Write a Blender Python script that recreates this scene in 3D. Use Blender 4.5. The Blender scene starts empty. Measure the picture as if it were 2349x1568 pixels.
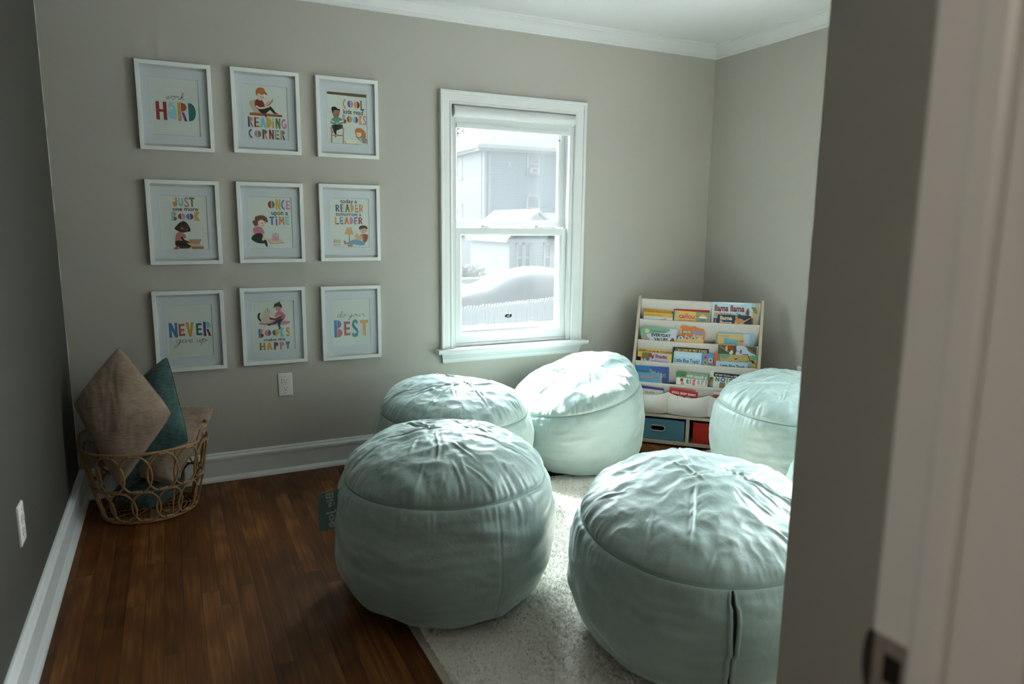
import bpy, bmesh, math, random
import numpy as np
from mathutils import Vector, Matrix
random.seed(7)
SC = bpy.context.scene
COL = SC.collection
PI = math.pi

# ------------------------------------------------------------------ colours and materials
def lin(c):
    return c / 12.92 if c <= 0.04045 else ((c + 0.055) / 1.055) ** 2.4
def hexc(h):
    h = h.lstrip('#')
    return tuple(lin(int(h[i:i + 2], 16) / 255) for i in (0, 2, 4))
def new_mat(name):
    m = bpy.data.materials.new(name); m.use_nodes = True
    nt = m.node_tree
    for n in list(nt.nodes): nt.nodes.remove(n)
    out = nt.nodes.new('ShaderNodeOutputMaterial')
    return m, nt, out
def link(nt, a, ao, b, bi): nt.links.new(a.outputs[ao], b.inputs[bi])
def principled(name, col, rough=0.5, spec=0.5, metal=0.0, var=0.04, vscale=8.0, bump=0.0, bscale=200.0,
               sheen=0.0, stretch=None, sheen_tint=(1, 1, 1)):
    """procedural painted / cloth / wood surface: slight noise in colour, optional fine bump"""
    m, nt, out = new_mat(name)
    b = nt.nodes.new('ShaderNodeBsdfPrincipled')
    b.inputs['Roughness'].default_value = rough
    b.inputs['Specular IOR Level'].default_value = spec
    b.inputs['Metallic'].default_value = metal
    if sheen:
        b.inputs['Sheen Weight'].default_value = sheen
        b.inputs['Sheen Roughness'].default_value = 0.35
        b.inputs['Sheen Tint'].default_value = (*sheen_tint, 1)
    tc = nt.nodes.new('ShaderNodeTexCoord')
    mp = nt.nodes.new('ShaderNodeMapping')
    if stretch: mp.inputs['Scale'].default_value = stretch
    link(nt, tc, 'Object', mp, 'Vector')
    nz = nt.nodes.new('ShaderNodeTexNoise')
    nz.inputs['Scale'].default_value = vscale; nz.inputs['Detail'].default_value = 4
    link(nt, mp, 0, nz, 'Vector')
    mix = nt.nodes.new('ShaderNodeMixRGB')
    mix.inputs[1].default_value = (*[max(0, c * (1 - var)) for c in col], 1)
    mix.inputs[2].default_value = (*[min(1, c * (1 + var)) for c in col], 1)
    link(nt, nz, 'Fac', mix, 0)
    link(nt, mix, 0, b, 'Base Color')
    if bump:
        n2 = nt.nodes.new('ShaderNodeTexNoise'); n2.inputs['Scale'].default_value = bscale
        n2.inputs['Detail'].default_value = 3
        link(nt, mp, 0, n2, 'Vector')
        bp = nt.nodes.new('ShaderNodeBump'); bp.inputs['Strength'].default_value = bump
        bp.inputs['Distance'].default_value = 0.002
        link(nt, n2, 'Fac', bp, 'Height'); link(nt, bp, 0, b, 'Normal')
    link(nt, b, 0, out, 0)
    return m
_ink = {}
def ink(h, rough=0.55):
    """printed colour"""
    k = (h, rough)
    if k not in _ink:
        _ink[k] = principled('ink_' + h.lstrip('#'), hexc(h), rough, 0.4, var=0.05, vscale=60)
    return _ink[k]

# ------------------------------------------------------------------ mesh builder
class MB:
    def __init__(s): s.v = []; s.f = []; s.m = []; s.mats = []; s.M = None
    def mi(s, mat):
        if mat not in s.mats: s.mats.append(mat)
        return s.mats.index(mat)
    def add(s, vs, fs, mat, M=None):
        o = len(s.v); i = s.mi(mat)
        M = M if M is not None else s.M
        if M is not None: vs = [tuple(M @ Vector(v)) for v in vs]
        s.v += [tuple(v) for v in vs]
        for f in fs: s.f.append(tuple(k + o for k in f)); s.m.append(i)
    def box(s, x0, x1, y0, y1, z0, z1, mat, M=None):
        vs = [(x0, y0, z0), (x1, y0, z0), (x1, y1, z0), (x0, y1, z0), (x0, y0, z1), (x1, y0, z1), (x1, y1, z1), (x0, y1, z1)]
        s.add(vs, [(0, 3, 2, 1), (4, 5, 6, 7), (0, 1, 5, 4), (1, 2, 6, 5), (2, 3, 7, 6), (3, 0, 4, 7)], mat, M)
    def prism(s, poly, axis, a, b, mat, M=None):
        """closed polygon of (p, q) swept along an axis: 'x' -> (y,z) section, 'y' -> (x,z), 'z' -> (x,y)"""
        n = len(poly)
        def P(p, q, t): return {'x': (t, p, q), 'y': (p, t, q), 'z': (p, q, t)}[axis]
        vs = [P(p, q, a) for p, q in poly] + [P(p, q, b) for p, q in poly]
        fs = [tuple(range(n - 1, -1, -1)), tuple(range(n, 2 * n))] + [(i, (i + 1) % n, n + (i + 1) % n, n + i) for i in range(n)]
        s.add(vs, fs, mat, M)
    def tube(s, pts, r, mat, n=8, closed=False, M=None, cap=True):
        pts = [Vector(p) for p in pts]; N = len(pts)
        vs = []; up = None
        for i, p in enumerate(pts):
            a = pts[(i - 1) % N] if (closed or i > 0) else p
            b = pts[(i + 1) % N] if (closed or i < N - 1) else p
            t = (b - a).normalized()
            if up is None:
                up = t.orthogonal().normalized()
            else:
                up = (up - t * up.dot(t))
                up = up.normalized() if up.length > 1e-6 else t.orthogonal().normalized()
            w = t.cross(up)
            rr = r[i] if hasattr(r, '__len__') else r
            for k in range(n):
                an = 2 * PI * k / n
                vs.append(p + (up * math.cos(an) + w * math.sin(an)) * rr)
        fs = []
        for i in range(N if closed else N - 1):
            j = (i + 1) % N
            for k in range(n):
                fs.append((i * n + k, i * n + (k + 1) % n, j * n + (k + 1) % n, j * n + k))
        if cap and not closed:
            fs.append(tuple(range(n - 1, -1, -1))); fs.append(tuple(range((N - 1) * n, N * n)))
        s.add(vs, fs, mat, M)
    def lathe(s, prof, mat, n=24, M=None):
        vs = []
        for r, z in prof:
            for k in range(n): vs.append((r * math.cos(2 * PI * k / n), r * math.sin(2 * PI * k / n), z))
        fs = []
        for i in range(len(prof) - 1):
            for k in range(n): fs.append((i * n + k, i * n + (k + 1) % n, (i + 1) * n + (k + 1) % n, (i + 1) * n + k))
        fs.append(tuple(range(n - 1, -1, -1))); fs.append(tuple(range((len(prof) - 1) * n, len(prof) * n)))
        s.add(vs, fs, mat, M)
    def build(s, name, parent=None, smooth=False, bevel=0, loc=None, auto=None):
        me = bpy.data.meshes.new(name)
        me.from_pydata(s.v, [], s.f)
        for m in s.mats: me.materials.append(m)
        me.polygons.foreach_set('material_index', s.m)
        if smooth: me.polygons.foreach_set('use_smooth', [True] * len(me.polygons))
        me.update()
        if auto is not None:
            me.polygons.foreach_set('use_smooth', [True] * len(me.polygons))
            me.set_sharp_from_angle(angle=math.radians(auto))
        o = bpy.data.objects.new(name, me); COL.objects.link(o)
        if parent: o.parent = parent
        if loc: o.location = loc
        if bevel:
            md = o.modifiers.new('bevel', 'BEVEL'); md.width = bevel; md.segments = 2; md.limit_method = 'ANGLE'
            md.angle_limit = math.radians(40)
        return o
def grid_object(name, V, nu, nv, mats, parent=None, wrap=False, cap0=False, cap1=False, smooth=True, loc=None):
    """numpy grid (nv rows of nu) to a mesh"""
    V = np.asarray(V, np.float32).reshape(-1, 3)
    i = np.arange(nu if wrap else nu - 1); j = np.arange(nv - 1)
    I, J = np.meshgrid(i, j); I2 = (I + 1) % nu
    F = np.stack([J * nu + I, J * nu + I2, (J + 1) * nu + I2, (J + 1) * nu + I], -1).reshape(-1, 4)
    me = bpy.data.meshes.new(name)
    ng = []
    if cap0: ng.append(list(range(nu - 1, -1, -1)))
    if cap1: ng.append(list(range((nv - 1) * nu, nv * nu)))
    nl = F.size + sum(len(g) for g in ng); npoly = len(F) + len(ng)
    me.vertices.add(len(V)); me.vertices.foreach_set('co', V.ravel())
    me.loops.add(nl); me.loops.foreach_set('vertex_index', np.concatenate([F.ravel()] + [np.array(g) for g in ng]).astype(np.int32))
    me.polygons.add(npoly)
    starts = list(range(0, F.size, 4)); k = F.size
    for g in ng: starts.append(k); k += len(g)
    me.polygons.foreach_set('loop_start', np.array(starts, np.int32))
    me.update(calc_edges=True); me.validate()
    for m in mats: me.materials.append(m)
    if smooth: me.polygons.foreach_set('use_smooth', [True] * len(me.polygons))
    o = bpy.data.objects.new(name, me); COL.objects.link(o)
    if parent: o.parent = parent
    if loc: o.location = loc
    return o

def empty(name, loc=(0, 0, 0), rz=0.0):
    o = bpy.data.objects.new(name, None); o.empty_display_size = 0.1
    COL.objects.link(o); o.location = loc; o.rotation_euler = (0, 0, rz)
    return o
def tag(o, label=None, cat=None, group=None, kind=None):
    if label: o['label'] = label
    if cat: o['category'] = cat
    if group: o['group'] = group
    if kind: o['kind'] = kind
    return o
def structure(o, label=None): return tag(o, label, None, None, 'structure')
def relabel(o, label): o['label'] = label; return o
def copy_tree(o, parent=None):
    c = o.copy(); COL.objects.link(c)
    if parent is not None: c.parent = parent
    for ch in list(o.children): copy_tree(ch, c)
    return c

# ------------------------------------------------------------------ noise
_rs = np.random.RandomState(11)
_perm = np.concatenate([_rs.permutation(256)] * 3)
_grad = _rs.normal(size=(256, 3)); _grad /= np.linalg.norm(_grad, axis=1)[:, None]
def perlin(x, y, z):
    x, y, z = np.broadcast_arrays(x, y, z)
    xi, yi, zi = [np.floor(a).astype(int) for a in (x, y, z)]
    xf, yf, zf = x - xi, y - yi, z - zi
    u, v, w = [t * t * t * (t * (t * 6 - 15) + 10) for t in (xf, yf, zf)]
    r = 0
    for dx in (0, 1):
        for dy in (0, 1):
            for dz in (0, 1):
                h = _perm[_perm[_perm[(xi + dx) & 255] + ((yi + dy) & 255)] + ((zi + dz) & 255)]
                g = _grad[h]
                d = g[..., 0] * (xf - dx) + g[..., 1] * (yf - dy) + g[..., 2] * (zf - dz)
                r = r + d * (u if dx else 1 - u) * (v if dy else 1 - v) * (w if dz else 1 - w)
    return r
def catmull(P, n=8, closed=False):
    P = [np.array(p, float) for p in P]; N = len(P); out = []
    for i in range(N if closed else N - 1):
        p0 = P[(i - 1) % N] if (closed or i > 0) else P[i]
        p1 = P[i]; p2 = P[(i + 1) % N]
        p3 = P[(i + 2) % N] if (closed or i < N - 2) else P[(i + 1) % N]
        for k in range(n):
            t = k / n
            out.append(0.5 * ((2 * p1) + (-p0 + p2) * t + (2 * p0 - 5 * p1 + 4 * p2 - p3) * t * t + (-p0 + 3 * p1 - 3 * p2 + p3) * t ** 3))
    if not closed: out.append(P[-1])
    return out

# ------------------------------------------------------------------ flat printed shapes
class Art:
    """flat shapes in an (x right, z up) plane facing -y; each new shape lies a hair in front of the last"""
    def __init__(s, mb, x0, z0, w, h, y, step=0.00005):
        s.mb, s.x0, s.z0, s.w, s.h, s.y, s.step, s.k = mb, x0, z0, w, h, y, step, 0
    def poly(s, pts, col, raw=False):
        s.k += 1
        y = s.y - s.k * s.step
        vs = [(p[0], y, p[1]) if raw else (s.x0 + p[0] * s.w, y, s.z0 + p[1] * s.h) for p in pts]
        a = sum(vs[i][0] * vs[(i + 1) % len(vs)][2] - vs[(i + 1) % len(vs)][0] * vs[i][2] for i in range(len(vs)))
        idx = tuple(range(len(vs)))
        s.mb.add(vs, [idx if a > 0 else idx[::-1]], ink(col))
    def rect(s, x0, z0, x1, z1, col): s.poly([(x0, z0), (x1, z0), (x1, z1), (x0, z1)], col)
    def blob(s, pts, col, n=6): s.poly([tuple(p) for p in catmull(pts, n, True)], col)
    def ell(s, cx, cz, rx, rz, col, a0=0, a1=360, rot=0, n=28):
        c, d = math.cos(math.radians(rot)), math.sin(math.radians(rot))
        pts = []
        for k in range(n if a1 - a0 >= 360 else n + 1):
            t = math.radians(a0 + (a1 - a0) * k / n)
            x, z = rx * math.cos(t), rz * math.sin(t)
            asp = s.w / s.h
            pts.append((cx + x * c - z * d / asp, cz + x * d * asp + z * c))
        s.poly(pts, col)
    def ribbon(s, pts, wd, col, closed=False):
        """wd in metres"""
        s.k += 1
        y = s.y - s.k * s.step
        Q = [Vector((s.x0 + p[0] * s.w, s.z0 + p[1] * s.h)) for p in pts]
        vs = []; N = len(Q)
        for i, q in enumerate(Q):
            a = Q[max(i - 1, 0)]; b = Q[min(i + 1, N - 1)]
            t = b - a
            t = t.normalized() if t.length > 1e-9 else Vector((1, 0))
            nrm = Vector((-t.y, t.x)) * wd * 0.5
            vs += [(q.x + nrm.x, y, q.y + nrm.y), (q.x - nrm.x, y, q.y - nrm.y)]
        fs = [(2 * i, 2 * i + 1, 2 * i + 3, 2 * i + 2) for i in range(N - 1)]
        s.mb.add(vs, fs, ink(col))
    def curve(s, pts, wd, col, n=6): s.ribbon([tuple(p) for p in catmull(pts, n)], wd, col)

def arc(cx, cz, rx, rz, a0, a1, n=16):
    return [(cx + rx * math.cos(math.radians(a0 + (a1 - a0) * k / n)), cz + rz * math.sin(math.radians(a0 + (a1 - a0) * k / n))) for k in range(n + 1)]
def thick(outer_c, rx, rz, wx, wz, a0, a1):
    o = arc(*outer_c, rx, rz, a0, a1); i = arc(*outer_c, rx - wx, rz - wz, a0, a1)
    return o + i[::-1]
def R4(a, b, c, d): return [(a, b), (c, b), (c, d), (a, d)]
def strip(pts, w):
    L, Rr = [], []
    P = [np.array(p) for p in pts]
    for i, q in enumerate(P):
        t = P[min(i + 1, len(P) - 1)] - P[max(i - 1, 0)]; t = t / (np.hypot(*t) + 1e-9)
        nn = np.array([-t[1], t[0]]) * w / 2
        L.append(tuple(q + nn)); Rr.append(tuple(q - nn))
    return L + Rr[::-1]
GLY = {
 'H': [R4(0, 0, .32, 1), R4(.68, 0, 1, 1), R4(.3, .44, .7, .58)],
 'a': [strip(catmull([(.12, .72), (.28, .9), (.55, .92), (.74, .75), (.78, .5)], 5), .26), arc(.52, .33, .5, .3, 60, 300, 16), R4(.66, .0, .98, .62)],
 'R': [R4(0, 0, .34, 1), [(.38, .52)] + arc(.38, .76, .6, .24, -90, 90) + [(.38, 1)], [(.4, .48), (.66, .48), (1, 0), (.68, 0)]],
 'Rs': [R4(0, 0, .36, 1), thick((.34, .72), .62, .28, .3, .13, -90, 90), [(.34, .5), (.62, .56), (1, 0), (.66, 0)]],
 'D': [R4(0, 0, .28, 1), [(.2, 0)] + arc(.2, .5, .8, .5, -90, 90) + [(.2, 1)]],
 'E': [R4(0, 0, .36, 1), R4(.34, .82, 1, 1), R4(.34, .42, .92, .58), R4(.34, 0, 1, .18)],
 'A': [[(0, 0), (.32, 1), (.68, 1), (1, 0), (.7, 0), (.62, .28), (.38, .28), (.3, 0)]],
 'i': [R4(.15, 0, .85, .7), arc(.5, .88, .4, .12, 0, 360)],
 'I': [R4(0, 0, 1, 1)],
 'N': [R4(0, 0, .3, 1), R4(.7, 0, 1, 1), [(.0, 1), (.34, 1), (1, 0), (.66, 0)]],
 'G': [thick((.52, .5), .52, .5, .27, .22, 50, 320), [(.55, .5), (1, .5), (1, .1), (.74, .1), (.74, .36), (.55, .36)]],
 'C': [thick((.8, .5), .8, .5, .34, .2, 95, 265)],
 'O': [arc(.46, .5, .46, .5, 90, 270), arc(.54, .5, .46, .5, -90, 90)],
 'K': [[(0, 0), (0, 1), (1, 1), (.5, .52), (1, 0)]],
 'S': [strip(catmull([(.86, .8), (.62, .92), (.3, .88), (.16, .7), (.4, .54), (.72, .4), (.84, .22), (.6, .08), (.2, .1), (.1, .2)], 5), .22)],
 'L': [R4(0, 0, .4, 1), R4(.4, 0, 1, .17)],
 'B': [R4(0, 0, .36, 1), [(.4, .53)] + arc(.4, .765, .5, .235, -90, 90) + [(.4, 1)], [(.4, 0)] + arc(.4, .25, .6, .25, -90, 90) + [(.4, .5)]],
 'U': [strip(catmull([(.18, 1), (.17, .5), (.25, .18), (.5, .1), (.75, .18), (.83, .5), (.82, 1)], 5), .3)],
 'T': [R4(0, .82, 1, 1), R4(.33, 0, .67, .9)],
 'J': [R4(.55, .3, .95, 1), [(.0, .5), (.95, .5), (.95, .25)] + arc(.48, .25, .47, .25, 0, -180)],
 'M': [[(0, 0), (.08, 1), (.32, 1), (.5, .55), (.68, 1), (.92, 1), (1, 0), (.74, 0), (.7, .5), (.5, .1), (.3, .5), (.26, 0)]],
 'V': [[(0, 1), (.34, 1), (.5, .42), (.66, 1), (1, 1), (.64, 0), (.36, 0)]],
 'P': [R4(0, 0, .36, 1), [(.4, .45)] + arc(.4, .725, .6, .275, -90, 90) + [(.4, 1)]],
 'Y': [[(0, 1), (1, 1), (.66, .5), (.66, 0), (.34, 0), (.34, .5)]],
}
def letters(art, word, x0, z0, x1, z1, cols, widths=None, gap=.18):
    """cut-paper block letters; cols: one entry per letter, each a colour or a list of part colours"""
    ws = widths or [(.45 if c in 'iI' else (1.15 if c in 'MO' else 1.0)) for c in word]
    tot = sum(ws) + gap * (len(word) - 1); u = (x1 - x0) / tot; x = x0
    for c, w, cl in zip(word, ws, cols):
        cl = cl if isinstance(cl, (list, tuple)) else [cl]
        for k, sh in enumerate(GLY[c]):
            art.poly([(x + p[0] * w * u, z0 + p[1] * (z1 - z0)) for p in sh], cl[min(k, len(cl) - 1)])
        x += (w + gap) * u
# hand-written script letters: (strokes, advance)
SCR = {
 'w': ([[(0, .9), (.1, .3), (.3, 0), (.52, .8), (.56, .2), (.78, 0), (1, .55), (1.02, .95), (1.25, .8)]], 1.25),
 'o': ([[(.55, .95), (.12, .7), (.12, .2), (.45, 0), (.82, .3), (.78, .8), (.45, .95), (.75, .78), (1.1, .85)]], 1.08),
 'r': ([[(0, .6), (.22, 1), (.3, .8), (.62, .85), (.6, .3), (.75, 0), (1.05, .25)]], 1.05),
 'k': ([[(0, .2), (.4, 1.2), (.45, 2.0), (.22, 1.9), (.16, 1.0), (.1, 0)], [(.12, .45), (.5, .95), (.62, .7), (.25, .5), (.6, .1), (1.0, .25)]], 1.0),
 'g': ([[(.85, .85), (.4, 1), (.05, .6), (.2, .05), (.6, .2), (.85, .95), (.75, -.1), (.5, -1.0), (.1, -1.2), (-.1, -.8), (.4, -.35), (1.1, .25)]], 1.1),
 'i': ([[(0, .25), (.28, .95), (.22, .2), (.38, 0), (.65, .25)], [(.42, 1.4), (.47, 1.42)]], .62),
 'v': ([[(0, .6), (.17, .95), (.3, .05), (.42, .05), (.78, .9), (1.0, .85)]], .95),
 'e': ([[(0, .2), (.5, .5), (.55, .85), (.3, .95), (.1, .5), (.3, .02), (.85, .25)]], .85),
 'u': ([[(0, .9), (.08, .2), (.3, 0), (.62, .5), (.66, .95), (.66, .2), (.82, 0), (1.05, .3)]], 1.05),
 'p': ([[(0, .4), (.22, .95), (.15, 0), (0, -1.1)], [(.15, .5), (.5, .95), (.85, .6), (.6, .1), (.2, .1), (.65, .1), (1.2, .6)]], 1.15),
 'd': ([[(.7, .8), (.3, .95), (.05, .5), (.2, .02), (.6, .3), (.98, 1.5), (1, 2.1), (.8, 1.9), (.75, .3), (.9, 0), (1.15, .3)]], 1.12),
 'y': ([[(0, .9), (.1, .3), (.35, .1), (.65, .6), (.72, .95), (.6, -.2), (.4, -1), (.05, -.9), (.3, -.3), (1.0, .25)]], 1.0),
 ' ': ([], .7)}
def script(art, word, x0, z0, x1, xh, col='#17150f', wd=.0016):
    tot = sum(SCR[c][1] for c in word); u = (x1 - x0) / tot; x = x0
    for c in word:
        st, ad = SCR[c]
        for q in st: art.curve([(x + (p[0] + .22 * p[1]) * u, z0 + p[1] * xh) for p in q], wd, col)
        x += ad * u
_txt = {}
def text_faces(t, bold=0.0):
    k = (t, bold)
    if k in _txt: return _txt[k]
    cu = bpy.data.curves.new('t', 'FONT'); cu.body = t; cu.offset = bold; cu.resolution_u = 3
    ob = bpy.data.objects.new('t', cu); COL.objects.link(ob)
    dg = bpy.context.evaluated_depsgraph_get()
    me = bpy.data.meshes.new_from_object(ob.evaluated_get(dg))
    vs = [(v.co.x, v.co.y) for v in me.vertices]; fs = [tuple(p.vertices) for p in me.polygons]
    bpy.data.objects.remove(ob); bpy.data.curves.remove(cu); bpy.data.meshes.remove(me)
    xs = [v[0] for v in vs]; ys = [v[1] for v in vs]
    _txt[k] = (vs, fs, min(xs), max(xs), min(ys), max(ys))
    return _txt[k]
def text(art, t, x0, z0, x1, z1, col, bold=0.0, fit=True, raw=False):
    """sans text filling the box"""
    vs, fs, a, b, c, d = text_faces(t, bold)
    art.k += 1; y = art.y - art.k * art.step
    out = []
    for vx, vy in vs:
        u = x0 + (vx - a) / (b - a) * (x1 - x0); w = z0 + (vy - c) / (d - c) * (z1 - z0)
        out.append((art.x0 + u * art.w, y, art.z0 + w * art.h))
    art.mb.add(out, fs, ink(col))
SKY, HAZE, SUN, HALL, EXPO = 3.0, 46.0, 45.0, 13.0, 0.63
# ------------------------------------------------------------------ shared materials
M_WALL = principled('greige_wall_paint', (0.452, 0.426, 0.374), 0.62, 0.3, var=0.025, vscale=2.5, bump=0.12, bscale=350)
M_DARK = principled('charcoal_wall_paint', (0.064, 0.060, 0.048), 0.6, 0.3, var=0.04, vscale=2.5, bump=0.15, bscale=350)
M_TRIM = principled('white_trim_paint', (0.71, 0.715, 0.70), 0.35, 0.45, var=0.02, vscale=6, bump=0.05, bscale=120)
M_CEIL = principled('ceiling_paint', (0.72, 0.72, 0.71), 0.8, 0.2, var=0.015, vscale=3, bump=0.08, bscale=300)
M_VINYL = principled('white_vinyl', (0.66, 0.67, 0.66), 0.3, 0.5, var=0.015)
M_PLASTIC = principled('outlet_plastic', (0.78, 0.76, 0.72), 0.3, 0.5, var=0.02, vscale=40)
M_SLOT = principled('dark_slot', (0.015, 0.014, 0.012), 0.6, 0.2)
M_METAL = principled('steel', (0.55, 0.55, 0.53), 0.3, 0.5, metal=1.0, var=0.05, vscale=50)
M_BRONZE = principled('aged_bronze', (0.42, 0.36, 0.31), 0.45, 0.5, metal=0.8, var=0.2, vscale=60)
M_LIP = principled('dark_bronze_lip', (0.05, 0.042, 0.035), 0.5, 0.4, metal=0.5, var=0.2, vscale=60)
M_BLACK = principled('black_plastic', (0.012, 0.012, 0.012), 0.5, 0.4)

def floor_material():
    m, nt, out = new_mat('oak_strip_floor')
    N = nt.nodes.new
    b = N('ShaderNodeBsdfPrincipled'); b.inputs['Specular IOR Level'].default_value = 0.25
    tc = N('ShaderNodeTexCoord'); sp = N('ShaderNodeSeparateXYZ'); cb = N('ShaderNodeCombineXYZ')
    link(nt, tc, 'Object', sp, 0); link(nt, sp, 'Y', cb, 0); link(nt, sp, 'X', cb, 1)
    br = N('ShaderNodeTexBrick')
    br.offset = 0.37; br.offset_frequency = 2; br.squash = 0.75; br.squash_frequency = 3
    br.inputs['Scale'].default_value = 1.0
    br.inputs['Brick Width'].default_value = 0.83; br.inputs['Row Height'].default_value = 0.0575
    br.inputs['Mortar Size'].default_value = 0.0009; br.inputs['Mortar Smooth'].default_value = 0.4
    br.inputs['Bias'].default_value = 0.0
    br.inputs['Color1'].default_value = (0, 0, 0, 1); br.inputs['Color2'].default_value = (1, 1, 1, 1)
    br.inputs['Mortar'].default_value = (0.5, 0.5, 0.5, 1)
    link(nt, cb, 0, br, 'Vector')
    # grain: noise stretched along the board, shifted board by board
    mp = N('ShaderNodeMapping'); mp.inputs['Scale'].default_value = (70, 2.6, 1)
    ad = N('ShaderNodeVectorMath'); ad.operation = 'ADD'
    sc = N('ShaderNodeVectorMath'); sc.operation = 'SCALE'; sc.inputs['Scale'].default_value = 3.0
    link(nt, br, 'Color', sc, 0); link(nt, tc, 'Object', ad, 0); link(nt, sc, 0, ad, 1); link(nt, ad, 0, mp, 'Vector')
    g = N('ShaderNodeTexNoise'); g.inputs['Scale'].default_value = 1; g.inputs['Detail'].default_value = 6
    g.inputs['Roughness'].default_value = 0.62; g.inputs['Distortion'].default_value = 0.6
    link(nt, mp, 0, g, 'Vector')
    mp2 = N('ShaderNodeMapping'); mp2.inputs['Scale'].default_value = (16, 1.6, 1)
    link(nt, ad, 0, mp2, 'Vector')
    g2 = N('ShaderNodeTexWave'); g2.wave_type = 'RINGS'; g2.inputs['Scale'].default_value = 1.1
    g2.inputs['Distortion'].default_value = 9; g2.inputs['Detail'].default_value = 3; g2.inputs['Detail Scale'].default_value = 0.8
    link(nt, mp2, 0, g2, 'Vector')
    big = N('ShaderNodeTexNoise'); big.inputs['Scale'].default_value = 2.2; big.inputs['Detail'].default_value = 3
    link(nt, tc, 'Object', big, 'Vector')
    r = N('ShaderNodeValToRGB')
    e = r.color_ramp.elements
    e[0].position = 0.0; e[0].color = (0.040, 0.0115, 0.0022, 1)
    e[1].position = 1.0; e[1].color = (0.29, 0.112, 0.029, 1)
    k = r.color_ramp.elements.new(0.5); k.color = (0.122, 0.040, 0.0085, 1)
    def math_(op, a, bb):
        n = N('ShaderNodeMath'); n.operation = op
        for i, q in enumerate((a, bb)):
            if isinstance(q, (int, float)): n.inputs[i].default_value = q
            else: nt.links.new(q, n.inputs[i])
        return n.outputs[0]
    s1 = math_('MULTIPLY', br.outputs['Color'], 0.36)
    s2 = math_('MULTIPLY', g.outputs['Fac'], 1.25)
    s3 = math_('MULTIPLY', g2.outputs['Fac'], 0.20)
    s4 = math_('MULTIPLY', big.outputs['Fac'], 0.42)
    tot = math_('SUBTRACT', math_('ADD', math_('ADD', s1, s2), math_('ADD', s3, s4)), 0.65)
    nt.links.new(tot, r.inputs['Fac'])
    mx = N('ShaderNodeMixRGB'); mx.inputs[2].default_value = (0.014, 0.006, 0.003, 1)
    link(nt, br, 'Fac', mx, 0); link(nt, r, 0, mx, 1)
    link(nt, mx, 0, b, 'Base Color')
    ro = N('ShaderNodeMapRange'); ro.inputs['To Min'].default_value = 0.34; ro.inputs['To Max'].default_value = 0.55
    link(nt, big, 'Fac', ro, 0); link(nt, ro, 0, b, 'Roughness')
    bp = N('ShaderNodeBump'); bp.inputs['Strength'].default_value = 0.35; bp.inputs['Distance'].default_value = 0.002
    hh = math_('SUBTRACT', math_('MULTIPLY', g.outputs['Fac'], 0.25), br.outputs['Fac'])
    nt.links.new(hh, bp.inputs['Height']); link(nt, bp, 0, b, 'Normal')
    link(nt, b, 0, out, 0)
    return m
def glass_material(name, haze, gloss=0.012, tint=(0.97, 1.0, 0.995)):
    m, nt, out = new_mat(name)
    N = nt.nodes.new
    t = N('ShaderNodeBsdfTransparent'); t.inputs[0].default_value = (*tint, 1)
    tr = N('ShaderNodeBsdfTranslucent'); tr.inputs[0].default_value = (0.86, 0.93, 0.93, 1)
    g = N('ShaderNodeBsdfGlossy'); g.inputs['Roughness'].default_value = 0.02
    nz = N('ShaderNodeTexNoise'); nz.inputs['Scale'].default_value = 3
    mr = N('ShaderNodeMapRange'); mr.inputs['To Min'].default_value = haze * 0.9; mr.inputs['To Max'].default_value = haze * 1.1
    link(nt, nz, 'Fac', mr, 0)
    m1 = N('ShaderNodeMixShader'); link(nt, mr, 0, m1, 0); link(nt, t, 0, m1, 1); link(nt, tr, 0, m1, 2)
    fr = N('ShaderNodeLayerWeight'); fr.inputs[0].default_value = 0.5
    pw = N('ShaderNodeMath'); pw.operation = 'POWER'; pw.inputs[1].default_value = 5
    link(nt, fr, 'Facing', pw, 0)
    mm = N('ShaderNodeMath'); mm.operation = 'MULTIPLY_ADD'; mm.inputs[1].default_value = 0.8; mm.inputs[2].default_value = gloss
    link(nt, pw, 0, mm, 0)
    m2 = N('ShaderNodeMixShader'); link(nt, mm, 0, m2, 0); link(nt, m1, 0, m2, 1); link(nt, g, 0, m2, 2)
    link(nt, m2, 0, out, 0)
    return m
M_FLOOR = floor_material()
M_WGLASS = glass_material('hazy_window_glass', 0.0095, tint=(.72, .745, .74))
M_WGLASS2 = glass_material('clear_window_glass', 0.02)
M_PGLASS = glass_material('picture_glass', 0.0, gloss=0.034)

# ------------------------------------------------------------------ room shell (metres; x right, y into the back wall, z up)
W, ZC = 3.605, 2.372
YF = -3.219                      # room side of the doorway wall
CX, CY = 1.64, -2.56             # outside corner of the entry wall
WX0, WX1, WZ0, WZ1 = 1.825, 2.585, 0.58, 1.89       # back window opening
RY0, RY1, RZ0, RZ1 = -2.45, -1.50, 0.52, 2.08       # right window opening
def shell(name, boxes, mat):
    mb = MB()
    for b in boxes: mb.box(*b, mat)
    return structure(mb.build(name))
shell('floor', [(-1.0, W + .2, -5.2, 0.2, -0.12, 0.0)], M_FLOOR)
shell('ceiling', [(-1.0, W + .2, -5.2, 0.2, ZC, ZC + 0.12)], M_CEIL)
shell('wall_back', [(-0.2, WX0, 0, 0.15, 0, ZC), (WX1, W + .2, 0, 0.15, 0, ZC), (WX0, WX1, 0, 0.15, 0, WZ0), (WX0, WX1, 0, 0.15, WZ1, ZC)], M_WALL)
shell('wall_left', [(-0.15, 0, YF, 0, 0, ZC)], M_DARK)
shell('wall_right', [(W, W + .15, CY, RY0, 0, ZC), (W, W + .15, RY1, 0, 0, ZC), (W, W + .15, RY0, RY1, 0, RZ0), (W, W + .15, RY0, RY1, RZ1, ZC)], M_WALL)
shell('wall_entry', [(CX, CX + .1, YF, CY - .1, 0, ZC), (CX, W + .15, CY - .1, CY, 0, ZC)], M_WALL)
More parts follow.
